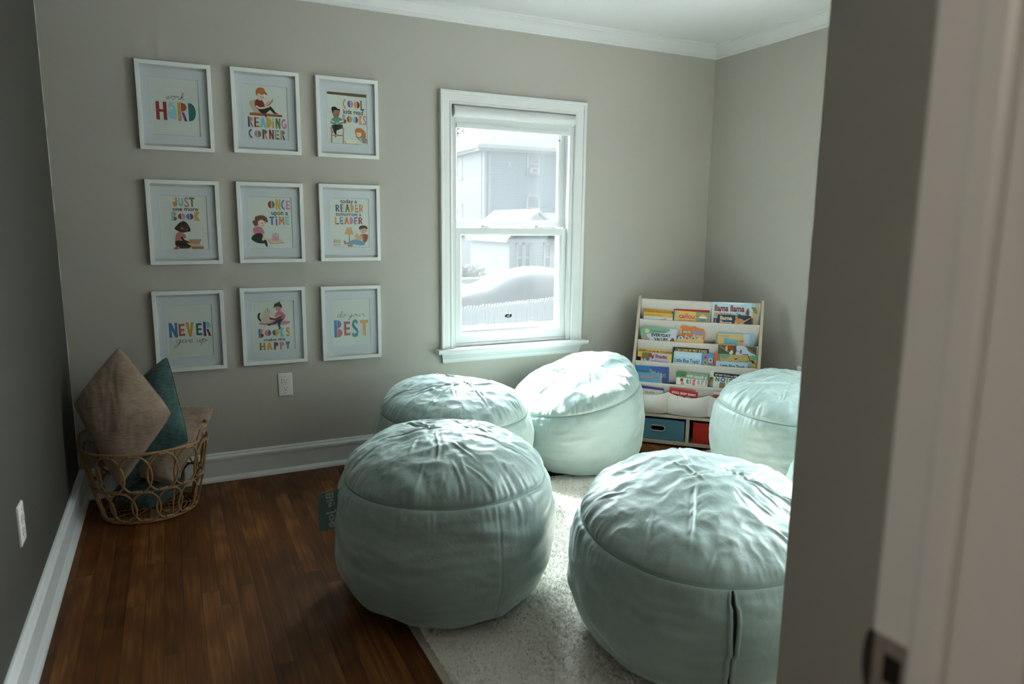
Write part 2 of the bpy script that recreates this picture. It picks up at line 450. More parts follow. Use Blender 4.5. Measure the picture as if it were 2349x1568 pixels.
DX0, DX1, DZ = 0.225, 1.004, 2.04
shell('wall_front', [(-0.15, DX0 - .02, YF - .126, YF, 0, ZC), (DX1 + .02, CX + .1, YF - .126, YF, 0, ZC), (DX0 - .02, DX1 + .02, YF - .126, YF, DZ + .02, ZC)], M_WALL)
shell('wall_hall', [(-0.75, -0.65, -5.0, YF - .126, 0, ZC), (1.9, 2.0, -5.0, YF - .126, 0, ZC), (-0.75, 2.0, -5.1, -5.0, 0, ZC),
                    (-0.75, -0.15, YF - .126, YF - .02, 0, ZC), (CX + .1, 2.0, YF - .126, YF - .02, 0, ZC)], M_WALL)

def sweep(name, sec, a, b, axis, sgn, mat=M_TRIM, miter0=0, miter1=0):
    """moulding: section points (d off the wall, z) swept along a wall"""
    mb = MB(); n = len(sec); vs = []
    for t, mt in ((a, miter0), (b, miter1)):
        for d, z in sec:
            if axis == 'x': vs.append((t + mt * d, -d, z))          # back wall, room side is -y
            else: vs.append((sgn[0] + sgn[1] * d, t + mt * d, z))
    fs = [tuple(range(n)), tuple(range(2 * n - 1, n - 1, -1))] + [(i, n + i, n + (i + 1) % n, (i + 1) % n) for i in range(n)]
    mb.add(vs, fs, mat)
    o = mb.build(name, auto=35)
    bmx = bmesh.new(); bmx.from_mesh(o.data); bmesh.ops.recalc_face_normals(bmx, faces=bmx.faces); bmx.to_mesh(o.data); bmx.free()
    return structure(o)
BASE = [(0, 0), (.034, 0), (.033, .008), (.029, .015), (.022, .020), (.018, .022), (.016, .024), (.016, .098), (.0185, .100), (.0175, .104),
        (.0215, .108), (.022, .120), (.016, .126), (.012, .128), (.011, .134), (.006, .139), (0, .140)]
sweep('baseboard_back', BASE, 0, W, 'x', None, miter0=1, miter1=-1)
sweep('baseboard_left', BASE, YF, 0, 'y', (0, 1), miter1=-1)
sweep('baseboard_right', BASE, CY, 0, 'y', (W, -1), miter1=-1)
CR = [(0, 2.297), (.008, 2.298), (.009, 2.306), (.013, 2.309), (.014, 2.316), (.018, 2.320), (.022, 2.330), (.030, 2.342), (.040, 2.350), (.050, 2.354), (.052, 2.360), (.058, 2.363), (.060, ZC), (0, ZC)]
sweep('trim_1', CR, 0, W, 'x', None, miter0=1, miter1=-1)
sweep('trim_2', CR, CY, 0, 'y', (W, -1), miter1=-1)
sweep('trim_3', CR, YF, 0, 'y', (0, 1), miter1=-1)

# ------------------------------------------------------------------ doorway on the camera side
door = structure(empty('door_1', (DX1, YF, 0)))
mb = MB(); mb.box(0, .02, -.126, 0.0, 0, DZ, M_TRIM); mb.build('door_jamb', door, bevel=.003)
mb = MB(); mb.box(DX0 - DX1 - .02, DX0 - DX1, -.126, 0, 0, DZ, M_TRIM); mb.build('door_jamb', door, bevel=.003)
mb = MB(); mb.box(DX0 - DX1 - .02, .02, -.126, 0, DZ, DZ + .02, M_TRIM); mb.build('head_jamb', door, bevel=.003)
mb = MB(); mb.box(-.014, 0, -.072, -.041, 0, DZ, M_TRIM); mb.build('door_stop', door, bevel=.007)
mb = MB(); mb.box(DX0 - DX1, DX0 - DX1 + .011, -.072, -.034, 0, DZ, M_TRIM); mb.build('door_stop', door, bevel=.004)
for s, nm in ((1, 'hall_casing'), (-1, 'hall_casing')):
    x0 = 0.006 if s > 0 else DX0 - DX1 - .006
    mb = MB(); mb.box(min(x0, x0 + s * .07), max(x0, x0 + s * .07), -.144, -.126, 0, DZ + .07, M_TRIM)
    mb.box(min(x0 + s * .052, x0 + s * .07), max(x0 + s * .052, x0 + s * .07), -.150, -.144, 0, DZ + .07, M_TRIM)
    mb.build(nm, door, bevel=.003)
mb = MB()       # strike plate with a curled lip and a latch hole
zs0, zs1 = .838, .898
mb.box(-.0022, 0, -.0395, -.004, zs0, zs0 + .016, M_BRONZE); mb.box(-.0022, 0, -.0395, -.004, zs1 - .016, zs1, M_BRONZE)
mb.box(-.0022, 0, -.0395, -.032, zs0 + .016, zs1 - .016, M_BRONZE); mb.box(-.0022, 0, -.015, -.004, zs0 + .016, zs1 - .016, M_BRONZE)
mb.box(-.0012, .0004, -.032, -.015, zs0 + .016, zs1 - .016, M_SLOT)
tag(mb.build('strike_plate', door, bevel=.0008), 'dark bronze strike plate')
mb = MB()       # rounded lip curling round the jamb edge
zc_, zh_ = (zs0 + zs1) / 2, (zs1 - zs0) / 2 - .001
for q in range(24):
    z0_, z1_ = zc_ - zh_ + 2 * zh_ * q / 24, zc_ - zh_ + 2 * zh_ * (q + 1) / 24
    o_ = .0068 * math.sqrt(max(.02, 1 - (((z0_ + z1_) / 2 - zc_) / zh_) ** 2))
    mb.box(-.0028, .0004, -.004, o_ * .5, z0_, z1_, M_LIP); mb.box(-.0010, .0030, o_ * .5, o_, z0_, z1_, M_LIP)
tag(mb.build('strike_lip', door), 'dark curled lip of the strike plate')
for z in (zs0 + .008, zs1 - .008):
    mb = MB(); mb.lathe([(.0001, -.0005), (.0032, -.0005), (.0032, .0005), (.0001, .001)], M_METAL, 12, Matrix.Translation((-.0022, -.0215, z)) @ Matrix.Rotation(-PI / 2, 4, 'Y')); mb.build('screw', door)
# ragged line of bare paint left down the left corner
mb = MB(); rq = random.Random(2); zz = [.16 + .035 * k for k in range(60)]; ww = [max(.0, rq.uniform(-.0015, .005)) for _ in zz]
mb.add([(0.0, -.0008, z) for z in zz] + [(w_ + .0006, -.0008, z) for w_, z in zip(ww, zz)], [(i, len(zz) + i, len(zz) + i + 1, i + 1) for i in range(len(zz) - 1)], M_TRIM)
structure(mb.build('trim_4'))

# ------------------------------------------------------------------ windows
def moulding(mb, x0, x1, z0, z1, sec, mat, closed=True):
    """section (o outward from the opening edge, y) swept round a rectangle with mitred corners"""
    n = len(sec); rings = []
    for o, y in sec:
        zb = z0 - (o if closed else 0)
        rings.append([(x0 - o, y, zb), (x0 - o, y, z1 + o), (x1 + o, y, z1 + o), (x1 + o, y, zb)])
    vs = [rings[i][k] for k in range(4) for i in range(n)]
    fs = []
    for k in range(4 if closed else 3):
        for i in range(n):
            a = k * n + i; b = k * n + (i + 1) % n; c = ((k + 1) % 4) * n + (i + 1) % n; d = ((k + 1) % 4) * n + i
            fs.append((a, d, c, b))
    if not closed: fs += [tuple(range(n)), tuple(range(4 * n - 1, 3 * n - 1, -1))]
    mb.add(vs, fs, mat)
def fix_normals(o):
    b = bmesh.new(); b.from_mesh(o.data); bmesh.ops.recalc_face_normals(b, faces=b.faces); b.to_mesh(o.data); b.free()
    return o
def make_window(name, loc, rz, w, z0, z1, zr, glass):
    """double hung window; local x along the wall, y outward, z absolute"""
    e = structure(empty(name, loc, rz)); h = w / 2
    mb = MB(); cas = [(0, 0), (0, -.012), (.004, -.016), (.012, -.016), (.014, -.013), (.020, -.0145), (.036, -.0165), (.050, -.018), (.052, -.024), (.058, -.026), (.067, -.026), (.070, -.022), (.070, 0)]
    moulding(mb, -h, h, z0, z1, cas, M_TRIM, False); fix_normals(mb.build('casing', e, auto=25))
    mb = MB()   # stool: nosing board with ears
    mb.prism([(-.058, z0 - .022), (-.062, z0 - .012), (-.058, z0), (.09, z0 + .004), (.09, z0 - .022)], 'x', -h, h, M_TRIM)
    for a, b in ((-h - .10, -h), (h, h + .10)): mb.prism([(-.058, z0 - .022), (-.062, z0 - .012), (-.058, z0), (0, z0), (0, z0 - .022)], 'x', a, b, M_TRIM)
    fix_normals(mb.build('stool', e, auto=30))
    mb = MB(); ap = [(0, z0 - .022), (-.034, z0 - .022), (-.034, z0 - .032), (-.028, z0 - .040), (-.024, z0 - .052), (-.018, z0 - .058), (-.017, z0 - .072), (-.012, z0 - .080), (0, z0 - .082)]
    n = len(ap); a, b = -h - .072, h + .072
    mb.add([(a + (.034 + y) * .6, y, z) for y, z in ap] + [(b - (.034 + y) * .6, y, z) for y, z in ap],
           [tuple(range(n)), tuple(range(2 * n - 1, n - 1, -1))] + [(i, n + i, n + (i + 1) % n, (i + 1) % n) for i in range(n)], M_TRIM)
    fix_normals(mb.build('apron', e, auto=30))
    mb = MB()   # vinyl liners with ribs, head and sill
    for s in (-1, 1):
        def bx(x0, x1, *r): mb.box(min(s * x0, s * x1), max(s * x0, s * x1), *r, M_VINYL)
        bx(h - .020, h, .0, .15, z0, z1); bx(h - .028, h - .02, .0, .016, z0, z1); bx(h - .028, h - .02, .057, .062, z0, z1); bx(h - .03, h - .02, .099, .15, z0, z1)
    mb.box(-h, h, .0, .15, z1 - .02, z1, M_VINYL); mb.box(-h, h, .014, .15, z0 + .004, z0 + .02, M_VINYL)
    mb.build('frame', e, bevel=.001)
    g = h - .024
    def sash(nm, y0, y1, a, b, st, rb, rt, gy):
        mb = MB(); n = 0
        sec = [(0, y0 + .012), (.006, y0 + .003), (.010, y0), (st - .002, y0), (st, y0 + .002), (st, y1), (0, y1)]
        x0, x1 = -g + st, g - st
        for k, (q, sgn) in enumerate((((-g, x0), 1), ((x1, g), -1))): pass
        vs = []
        def ring(o, y): return [(x0 - o, y, a + rb - o * rb / st), (x0 - o, y, b - rt + o * rt / st), (x1 + o, y, b - rt + o * rt / st), (x1 + o, y, a + rb - o * rb / st)]
        R_ = [ring(o, y) for o, y in sec]; n = len(sec)
        vs = [R_[i][k] for k in range(4) for i in range(n)]
        fs = [(k * n + i, ((k + 1) % 4) * n + i, ((k + 1) % 4) * n + (i + 1) % n, k * n + (i + 1) % n) for k in range(4) for i in range(n)]
        mb.add(vs, fs, M_VINYL)
        o = fix_normals(mb.build(nm, e, auto=25))
        mb = MB(); mb.box(x0 - .004, x1 + .004, gy, gy + .003, a + rb - .004, b - rt + .004, glass)
        mb.build('glass_pane', o)
        return o
    lo = sash('lower_sash', .018, .054, z0 + .02, zr, .044, .052, .044, .034)
    sash('upper_sash', .063, .097, zr + .004, z1 - .02, .036, .040, .04, .079)
    for x in (-.17, .17):
        mb = MB(); mb.box(x - .03, x + .03, .022, .05, zr, zr + .006, M_VINYL); mb.box(x - .022, x + .022, .03, .056, zr + .006, zr + .013, M_VINYL)
        mb.box(x - .035, x - .005, .026, .036, zr + .013, zr + .019, M_METAL)
        mb.build('sash_lock', e, bevel=.002)
    mb = MB(); mb.box(-g, g, .104, .118, z0 + .078, z0 + .104, M_VINYL)
    mb.box(-g, -g + .02, .104, .118, z0 + .02, z1 - .02, M_VINYL); mb.box(g - .02, g, .104, .118, z0 + .02, z1 - .02, M_VINYL)
    for x in (-.155, .165): mb.box(x - .018, x + .018, .101, .106, z0 + .098, z0 + .112, M_VINYL)
    mb.build('storm_sash', e, bevel=.0015)
    mb = MB()
    for s in (-1, 1): mb.box(min(s * (g - .034), s * (g - .046)), max(s * (g - .034), s * (g - .046)), .060, .066, z1 - .142, z1 - .138, M_BLACK)
    mb.build('tilt_latch', e)
    return e
make_window('window_1', (2.205, 0, 0), 0, .76, WZ0, WZ1, 1.246, M_WGLASS)
make_window('window_2', (W, (RY0 + RY1) / 2, 0), -PI / 2, RY1 - RY0, RZ0, RZ1, 1.26, M_WGLASS2)

# roller blind rolled up under the head of the back window
M_SHADE = principled('blind_fabric', (0.74, 0.77, 0.76), 0.7, 0.3, var=0.02, vscale=100, bump=0.1, bscale=800)
rb = tag(empty('roller_blind', (2.205, 0, 1.774)), 'white roller blind rolled up at the top of the window', 'blind')
bw = .367
mb = MB(); s = [(-.012, .052), (-.026, .062), (-.032, .078), (-.030, .094), (-.022, .106), (-.008, .112), (.03, .112), (.03, .052)]
mb.prism(s, 'x', -bw + .004, bw - .004, M_VINYL); fix_normals(mb.build('cassette', rb, auto=50))
for sx in (-1, 1):
    mb = MB(); s2 = [(y * 1.06 - .001, z) for y, z in s]; mb.prism(s2, 'x', sx * bw - .004, sx * bw + .004, M_VINYL); fix_normals(mb.build('end_cap', rb, auto=50))
mb = MB(); mb.box(-bw + .018, bw - .018, .004, .006, .02, .062, M_SHADE); mb.build('shade', rb)
mb = MB(); mb.prism([(-.004, 0), (.012, 0), (.014, .010), (.012, .024), (-.002, .026), (-.006, .012)], 'x', -bw + .016, bw - .016, M_SHADE); fix_normals(mb.build('bottom_bar', rb, auto=40))
# little clip on the lower pane
cl = tag(empty('suction_clip', (2.185, .0335, .742)), 'small dark clip with pale dots stuck on the lower window pane', 'clip')
mb = MB(); mb.prism([(-.022, -.006), (-.018, .010), (-.006, .012), (.006, .008), (.022, .013), (.023, -.004), (.010, -.014), (-.004, -.012)], 'y', -.006, -.0005, M_BLACK); fix_normals(mb.build('body', cl, bevel=.001))
for x, z in ((-.003, -.002), (.004, .000), (.005, -.009)):
    mb = MB(); mb.lathe([(.0001, 0), (.0032, 0), (.0025, .0015), (.0001, .002)], M_PLASTIC, 10, Matrix.Translation((x, -.006, z)) @ Matrix.Rotation(PI / 2, 4, 'X')); mb.build('dot', cl)

# ------------------------------------------------------------------ electrical outlets
def make_outlet():
    e = empty('wall_outlet')
    mb = MB(); moulding(mb, -.026, .026, -.05, .05, [(0, -.0055), (.004, -.0055), (.0075, -.004), (.009, 0), (0, 0)], M_PLASTIC); fix_normals(mb.build('cover_plate', e, auto=30))
    mb2 = MB(); mb2.box(-.026, .026, -.0055, -.0005, -.05, .05, M_PLASTIC); mb2.build('plate_face', e)
    for s in (-1, 1):
        mb = MB(); z = s * .0195
        pts = [(math.copysign(min(abs(.0175 * math.cos(t)), .0165), math.cos(t)), z + max(-.0135, min(.0135, .0175 * math.sin(t)))) for t in [2 * PI * k / 28 for k in range(28)]]
        mb.prism(pts, 'y', -.0085, -.005, M_PLASTIC)
        for x, hh in ((-.0063, .004), (.0063, .0033)): mb.box(x - .0008, x + .0008, -.0089, -.008, z + .0035 - hh, z + .0035 + hh, M_SLOT)
        mb.prism(arc(0, z - .0075, .0024, .0024, 0, 180, 8) + [(-.0024, z - .0095), (.0024, z - .0095)], 'y', -.0089, -.008, M_SLOT)
        fix_normals(mb.build('receptacle', e))
    for z in (-.042, 0, .042):
        mb = MB(); mb.lathe([(.0001, 0), (.003, 0), (.0022, .0012), (.0001, .0014)], M_METAL, 12, Matrix.Translation((0, -.0055, z)) @ Matrix.Rotation(PI / 2, 4, 'X')); mb.build('screw', e)
    return e
o1 = make_outlet(); o1.location = (.921, 0, .456)
tag(o1, 'white duplex outlet on the back wall below the framed prints', 'outlet', 'wall outlets')
o2 = copy_tree(o1); o2.location = (0, -1.289, .404); o2.rotation_euler = (0, 0, PI / 2)
relabel(o2, 'white duplex outlet on the dark charcoal left wall')
o3 = copy_tree(o1); o3.location = (W, -.852, .430); o3.rotation_euler = (0, 0, -PI / 2)
relabel(o3, 'white duplex outlet half hidden above the far right bean bag')
# ------------------------------------------------------------------ the nine framed prints
M_FRAME = principled('white_frame_lacquer', (0.80, 0.81, 0.785), 0.4, 0.45, var=0.02, vscale=30)
M_MAT = principled('mat_board', (0.735, 0.705, 0.735), 0.85, 0.2, var=0.015, vscale=60)
M_BEVEL = principled('mat_bevel', (0.86, 0.86, 0.84), 0.8, 0.2, var=0.01)
M_PAPER = principled('print_paper', (0.775, 0.745, 0.70), 0.8, 0.2, var=0.015, vscale=60)
def br(h, g=1.45):
    c = [min(0.9, lin(int(h.lstrip('#')[i:i + 2], 16) / 255) * g) for i in (0, 2, 4)]
    return '#' + ''.join('%02x' % round(255 * (1.055 * v ** (1 / 2.4) - 0.055 if v > .0031308 else 12.92 * v)) for v in c)
class Sheet:
    """a design laid out on a sketch sheet whose four corners are given; maps it onto the print"""
    def __init__(s, art, TL, TR, BR, BL): s.a = art; s.q = [np.array(p, float) for p in (TL, TR, BR, BL)]
    def f(s, p):
        TL, TR, BR, BL = s.q; p = np.array(p, float); u = v = .5
        for _ in range(6):
            e = (TL * (1 - u) + TR * u) * (1 - v) + (BL * (1 - u) + BR * u) * v - p
            du = (TR - TL) * (1 - v) + (BR - BL) * v; dv = (BL - TL) * (1 - u) + (BR - TR) * u
            st = np.linalg.solve(np.stack([du, dv], 1), -e); u += st[0]; v += st[1]
        return (min(1, max(0, float(u))), min(1, max(0, 1 - float(v))))
    def poly(s, pts, col): s.a.poly([s.f(p) for p in pts], br(col))
    def blob(s, pts, col): s.a.poly([s.f(p) for p in catmull(pts, 6, True)], br(col))
    def ell(s, cx, cy, rx, ry, col, rot=0):
        r = math.radians(rot)
        s.poly([(cx + rx * math.cos(t) * math.cos(r) - ry * math.sin(t) * math.sin(r), cy + rx * math.cos(t) * math.sin(r) + ry * math.sin(t) * math.cos(r)) for t in [2 * PI * k / 24 for k in range(24)]], col)
    def curve(s, pts, w, col): s.a.ribbon([s.f(p) for p in catmull(pts, 6)], w / abs(s.q[1][0] - s.q[0][0]) * s.a.w, br(col))
    def let(s, c, b, *cols):
        xl, yt, xr, yb = b; ym = (yt + yb) / 2; xm = (xl + xr) / 2
        u0, u1, v1, v0 = s.f((xl, ym))[0], s.f((xr, ym))[0], s.f((xm, yt))[1], s.f((xm, yb))[1]
        g = GLY['Rs'] if (c == 'R' and len(cols) == 1) else GLY[c]
        for k, sh in enumerate(g):
            s.a.poly([(u0 + p[0] * (u1 - u0), v0 + p[1] * (v1 - v0)) for p in sh], br(cols[min(k, len(cols) - 1)]))
    def text(s, t, b, col='#14130f', bold=.012):
        xl, yt, xr, yb = b; ym = (yt + yb) / 2; xm = (xl + xr) / 2
        text(s.a, t, s.f((xl, ym))[0], s.f((xm, yb))[1], s.f((xr, ym))[0], s.f((xm, yt))[1], col, bold)
    def script(s, t, l, r, xh, wd=.0015):
        a, b = s.f(l), s.f(r); script(s.a, t, a[0], (a[1] + b[1]) / 2, b[0], xh / abs(s.q[3][1] - s.q[0][1]), '#14130f', wd)
RED, DRED, LBL, MUS, RUST, PUR, TEAL, BLU, COR, OLI, PNK, ORA, AQU = '#8e2226', '#731a1c', '#8ab4bc', '#b98a3c', '#94381e', '#5d3078', '#2d5f63', '#42699c', '#b4563f', '#5f6a3c', '#b96f8c', '#bb743a', '#68aab2'
SK, SKB, SKD, HAIR, DK = '#c9ad98', '#a9785c', '#4a2a17', '#a3592a', '#1c201c'
def p_hard(S):
    S.script('work', (622, 675), (872, 675), 48)
    S.let('H', (497, 705, 640, 953), RED); S.let('a', (648, 730, 772, 945), LBL); S.let('R', (790, 718, 915, 968), MUS, RUST, PUR); S.let('D', (935, 725, 1037, 970), TEAL)
def p_corner(S):
    S.blob([(420, 608), (500, 580), (560, 640), (590, 760), (520, 775), (455, 700)], '#b09a86')
    S.poly([(428, 752), (480, 750), (870, 783), (868, 812), (425, 787)], '#9a5a30'); S.poly([(425, 772), (868, 797), (868, 812), (425, 787)], '#7d4524')
    S.blob([(540, 700), (640, 690), (700, 665), (740, 700), (775, 750), (745, 757), (700, 718), (650, 757), (590, 762)], DK)
    S.blob([(750, 768), (775, 748), (812, 768)], '#6e2a1c'); S.blob([(622, 762), (650, 765), (657, 815), (640, 812)], '#6e2a1c')
    S.blob([(520, 572), (580, 577), (615, 620), (622, 675), (540, 702), (500, 665), (495, 610)], '#6d1f14')
    S.poly([(622, 675), (650, 622), (740, 568), (738, 602), (690, 660), (640, 680)], '#a06a4a'); S.poly([(640, 640), (735, 572), (705, 612), (640, 668)], '#c4a68c')
    S.curve([(510, 662), (560, 690), (620, 686), (690, 664)], 26, SK)
    S.ell(570, 535, 46, 52, SK); S.ell(530, 500, 12, 16, SK)
    S.blob([(502, 480), (515, 430), (560, 410), (610, 425), (640, 478), (657, 490), (655, 515), (625, 500), (580, 507), (535, 490), (520, 522)], HAIR)
    for x, y in ((577, 536), (606, 546)): S.ell(x, y, 5, 8, DK)
    S.ell(557, 552, 9, 7, '#c98f80'); S.curve([(575, 566), (583, 570), (592, 566)], 4, DK)
    for c, b, k in (('R', (405, 808, 475, 950), (PUR, MUS, OLI)), ('E', (490, 815, 555, 952), (RED, PNK, OLI, ORA)), ('A', (567, 818, 647, 958), (AQU,)), ('D', (655, 825, 722, 962), (MUS,)),
                    ('i', (732, 828, 757, 965), (ORA, AQU)), ('N', (780, 830, 845, 970), (OLI,)), ('G', (860, 838, 930, 975), (PNK,)),
                    ('C', (415, 975, 478, 1105), (BLU,)), ('O', (490, 1000, 588, 1090), (PNK, OLI)), ('R', (602, 985, 668, 1115), (PUR, OLI, ORA)), ('N', (692, 988, 756, 1117), (RED,)),
                    ('E', (768, 993, 830, 1120), (AQU, PNK, ORA, OLI)), ('R', (847, 995, 910, 1125), (MUS, BLU, PUR))): S.let(c, b, *k)
def p_cool(S):
    S.poly([(1470, 460), (2012, 507), (2012, 547), (1472, 492)], '#5a4326')
    for c, b, k in (('C', (1687, 562, 1737, 698), (ORA,)), ('O', (1748, 585, 1828, 682), (BLU, PNK)), ('O', (1838, 598, 1920, 693), (MUS, RED)), ('L', (1928, 585, 1982, 722), (OLI, PUR)),
                    ('B', (1680, 770, 1732, 900), (PNK, AQU, RED)), ('O', (1740, 795, 1812, 888), (OLI, ORA)), ('O', (1822, 805, 1893, 893), (AQU, PUR)), ('K', (1905, 790, 1957, 915), (MUS,)), ('S', (1962, 795, 2010, 918), (PNK,))): S.let(c, b, *k)
    S.text('kids read', (1692, 710, 1965, 775))
    S.poly([(1515, 950), (1705, 958), (1705, 975), (1515, 967)], '#9f7a68')
    for x0, x1, y0, y1 in ((1522, 1541, 965, 1166), (1680, 1699, 972, 1176)): S.poly([(x0, y0), (x1, y0), (x1, y1), (x0, y1)], '#9f7a68')
    S.poly([(1540, 1052), (1690, 1058), (1690, 1074), (1540, 1068)], '#8a6655')
    S.blob([(1540, 920), (1670, 915), (1682, 955), (1630, 985), (1597, 1000), (1597, 1048), (1575, 1046), (1548, 975)], DK)
    S.blob([(1572, 1050), (1600, 1048), (1602, 1075), (1578, 1096)], '#a5824a'); S.blob([(1532, 1000), (1556, 1000), (1556, 1036), (1540, 1030)], '#a5824a')
    S.blob([(1560, 820), (1640, 815), (1680, 850), (1685, 900), (1610, 915), (1535, 905), (1520, 860)], '#4b7f69')
    S.poly([(1495, 836), (1600, 888), (1690, 850), (1690, 870), (1600, 906), (1500, 852)], '#cfc5b4'); S.ell(1585, 888, 18, 10, SKB); S.ell(1625, 890, 18, 10, SKB)
    S.ell(1595, 765, 44, 58, '#8a6248')
    S.blob([(1540, 740), (1533, 680), (1580, 668), (1620, 700), (1645, 705), (1640, 765), (1630, 722), (1570, 716), (1550, 762)], '#15140f')
    S.curve([(1567, 772), (1577, 778), (1587, 772)], 5, DK); S.curve([(1605, 774), (1615, 780), (1625, 774)], 5, DK)
    S.poly([(1705, 1128), (1850, 1128), (1902, 1180), (1740, 1183)], '#cfc5b4'); S.curve([(1708, 1132), (1742, 1182), (1898, 1182)], 6, '#7a4a30')
    S.blob([(1850, 1000), (1880, 965), (1940, 970), (1985, 1010), (2002, 1060), (1985, 1095), (1880, 1100), (1862, 1060)], HAIR)
    S.ell(1905, 1045, 36, 42, '#d0ad98'); S.blob([(1865, 1010), (1900, 985), (1950, 1000), (1940, 1025), (1890, 1020)], HAIR)
    S.blob([(1890, 1105), (1960, 1085), (2018, 1120), (2018, 1172), (1950, 1165), (1905, 1125)], '#4b7f69'); S.poly([(1980, 1118), (2019, 1118), (2019, 1172), (1985, 1168)], '#b0656a')
    S.curve([(1950, 1160), (1915, 1095)], 20, '#d0ad98'); S.curve([(1885, 1048), (1893, 1053), (1900, 1048)], 4, DK)
def p_just(S):
    for c, b, k in (('J', (525, 390, 592, 527), (ORA,)), ('U', (605, 400, 674, 517), (AQU,)), ('S', (690, 392, 762, 527), (PNK,)), ('T', (765, 392, 842, 525), (OLI,)),
                    ('B', (510, 603, 594, 730), (AQU, ORA, OLI)), ('O', (608, 625, 715, 710), (RED, PNK)), ('O', (727, 622, 833, 710), (BLU, PUR)), ('K', (845, 600, 928, 725), (MUS,))): S.let(c, b, *k)
    S.text('one more', (527, 547, 895, 588))
    S.blob([(565, 845), (600, 790), (660, 740), (720, 745), (770, 800), (796, 870), (740, 890), (690, 898), (630, 885)], '#1c130d')
    S.curve([(680, 742), (690, 725)], 7, '#1c130d')
    S.ell(705, 835, 62, 57, SKD); S.blob([(640, 800), (700, 765), (770, 800), (740, 790), (690, 792)], '#1c130d')
    S.ell(673, 838, 14, 14, '#a06a5a'); S.ell(742, 848, 9, 12, '#7a4a3a'); S.ell(692, 812, 6, 9, '#0a0705'); S.ell(738, 818, 6, 9, '#0a0705')
    S.blob([(600, 910), (640, 890), (700, 910), (735, 965), (700, 990), (690, 1026), (585, 1026), (582, 960)], '#ad6468')
    S.blob([(585, 1025), (690, 1022), (770, 1065), (812, 1105), (700, 1110), (600, 1097)], '#17140f')
    S.curve([(640, 1120), (720, 1119), (800, 1112)], 30, SKD); S.blob([(562, 1146), (602, 1102), (632, 1118), (622, 1146)], '#a04e50')
    S.poly([(780, 995), (962, 990), (935, 1062), (775, 1058)], '#a3785a'); S.poly([(800, 1065), (940, 1062), (996, 1095), (830, 1106)], '#b9a893'); S.poly([(800, 1065), (830, 1104), (996, 1095), (996, 1130), (830, 1136)], '#8a5a3a')
    S.curve([(665, 960), (700, 1010), (778, 1042)], 30, '#3d2314')
def p_once(S):
    for c, b, k in (('O', (587, 432, 687, 537), (RED, OLI)), ('N', (698, 408, 770, 562), (MUS,)), ('C', (780, 413, 840, 563), (BLU,)), ('E', (850, 428, 909, 555), (PNK,)),
                    ('T', (607, 655, 683, 772), (BLU,)), ('i', (698, 645, 723, 783), (PUR, OLI)), ('M', (743, 655, 825, 772), (ORA,)), ('E', (840, 657, 897, 773), (AQU,))): S.let(c, b, *k)
    S.text('upon a', (637, 588, 877, 655))
    S.blob([(368, 718), (402, 702), (405, 660), (480, 635), (550, 655), (590, 735), (530, 725), (450, 720), (450, 770), (410, 790), (380, 760)], '#6d3f24')
    S.ell(500, 748, 56, 54, '#cdb09c'); S.blob([(440, 700), (480, 645), (560, 660), (588, 735), (540, 722), (500, 700)], '#6d3f24')
    S.ell(503, 746, 6, 8, DK); S.ell(545, 742, 5, 8, DK); S.curve([(505, 778), (515, 782), (525, 776)], 4, DK)
    S.curve([(395, 860), (388, 900), (400, 925)], 20, '#cdb09c')
    S.blob([(380, 825), (440, 795), (500, 815), (535, 870), (530, 900), (480, 892), (395, 892)], '#b3667a')
    S.blob([(352, 970), (400, 905), (480, 890), (515, 925), (500, 985), (542, 1015), (520, 1037), (430, 1026)], DK)
    S.blob([(525, 1000), (560, 988), (580, 1050), (576, 1092), (545, 1050)], '#2c1812')
    S.poly([(585, 975), (775, 975), (825, 1030), (635, 1034)], '#c4a58e'); S.curve([(588, 980), (635, 1034), (823, 1031)], 6, '#94553f')
    for x0, x1, y0 in ((652, 742, 940), (645, 668, 905), (683, 706, 888), (722, 742, 905)): S.poly([(x0, y0), (x1, y0), (x1, 1000), (x0, 1000)], '#b98690')
    S.curve([(526, 895), (553, 962), (600, 972)], 22, '#cdb09c')
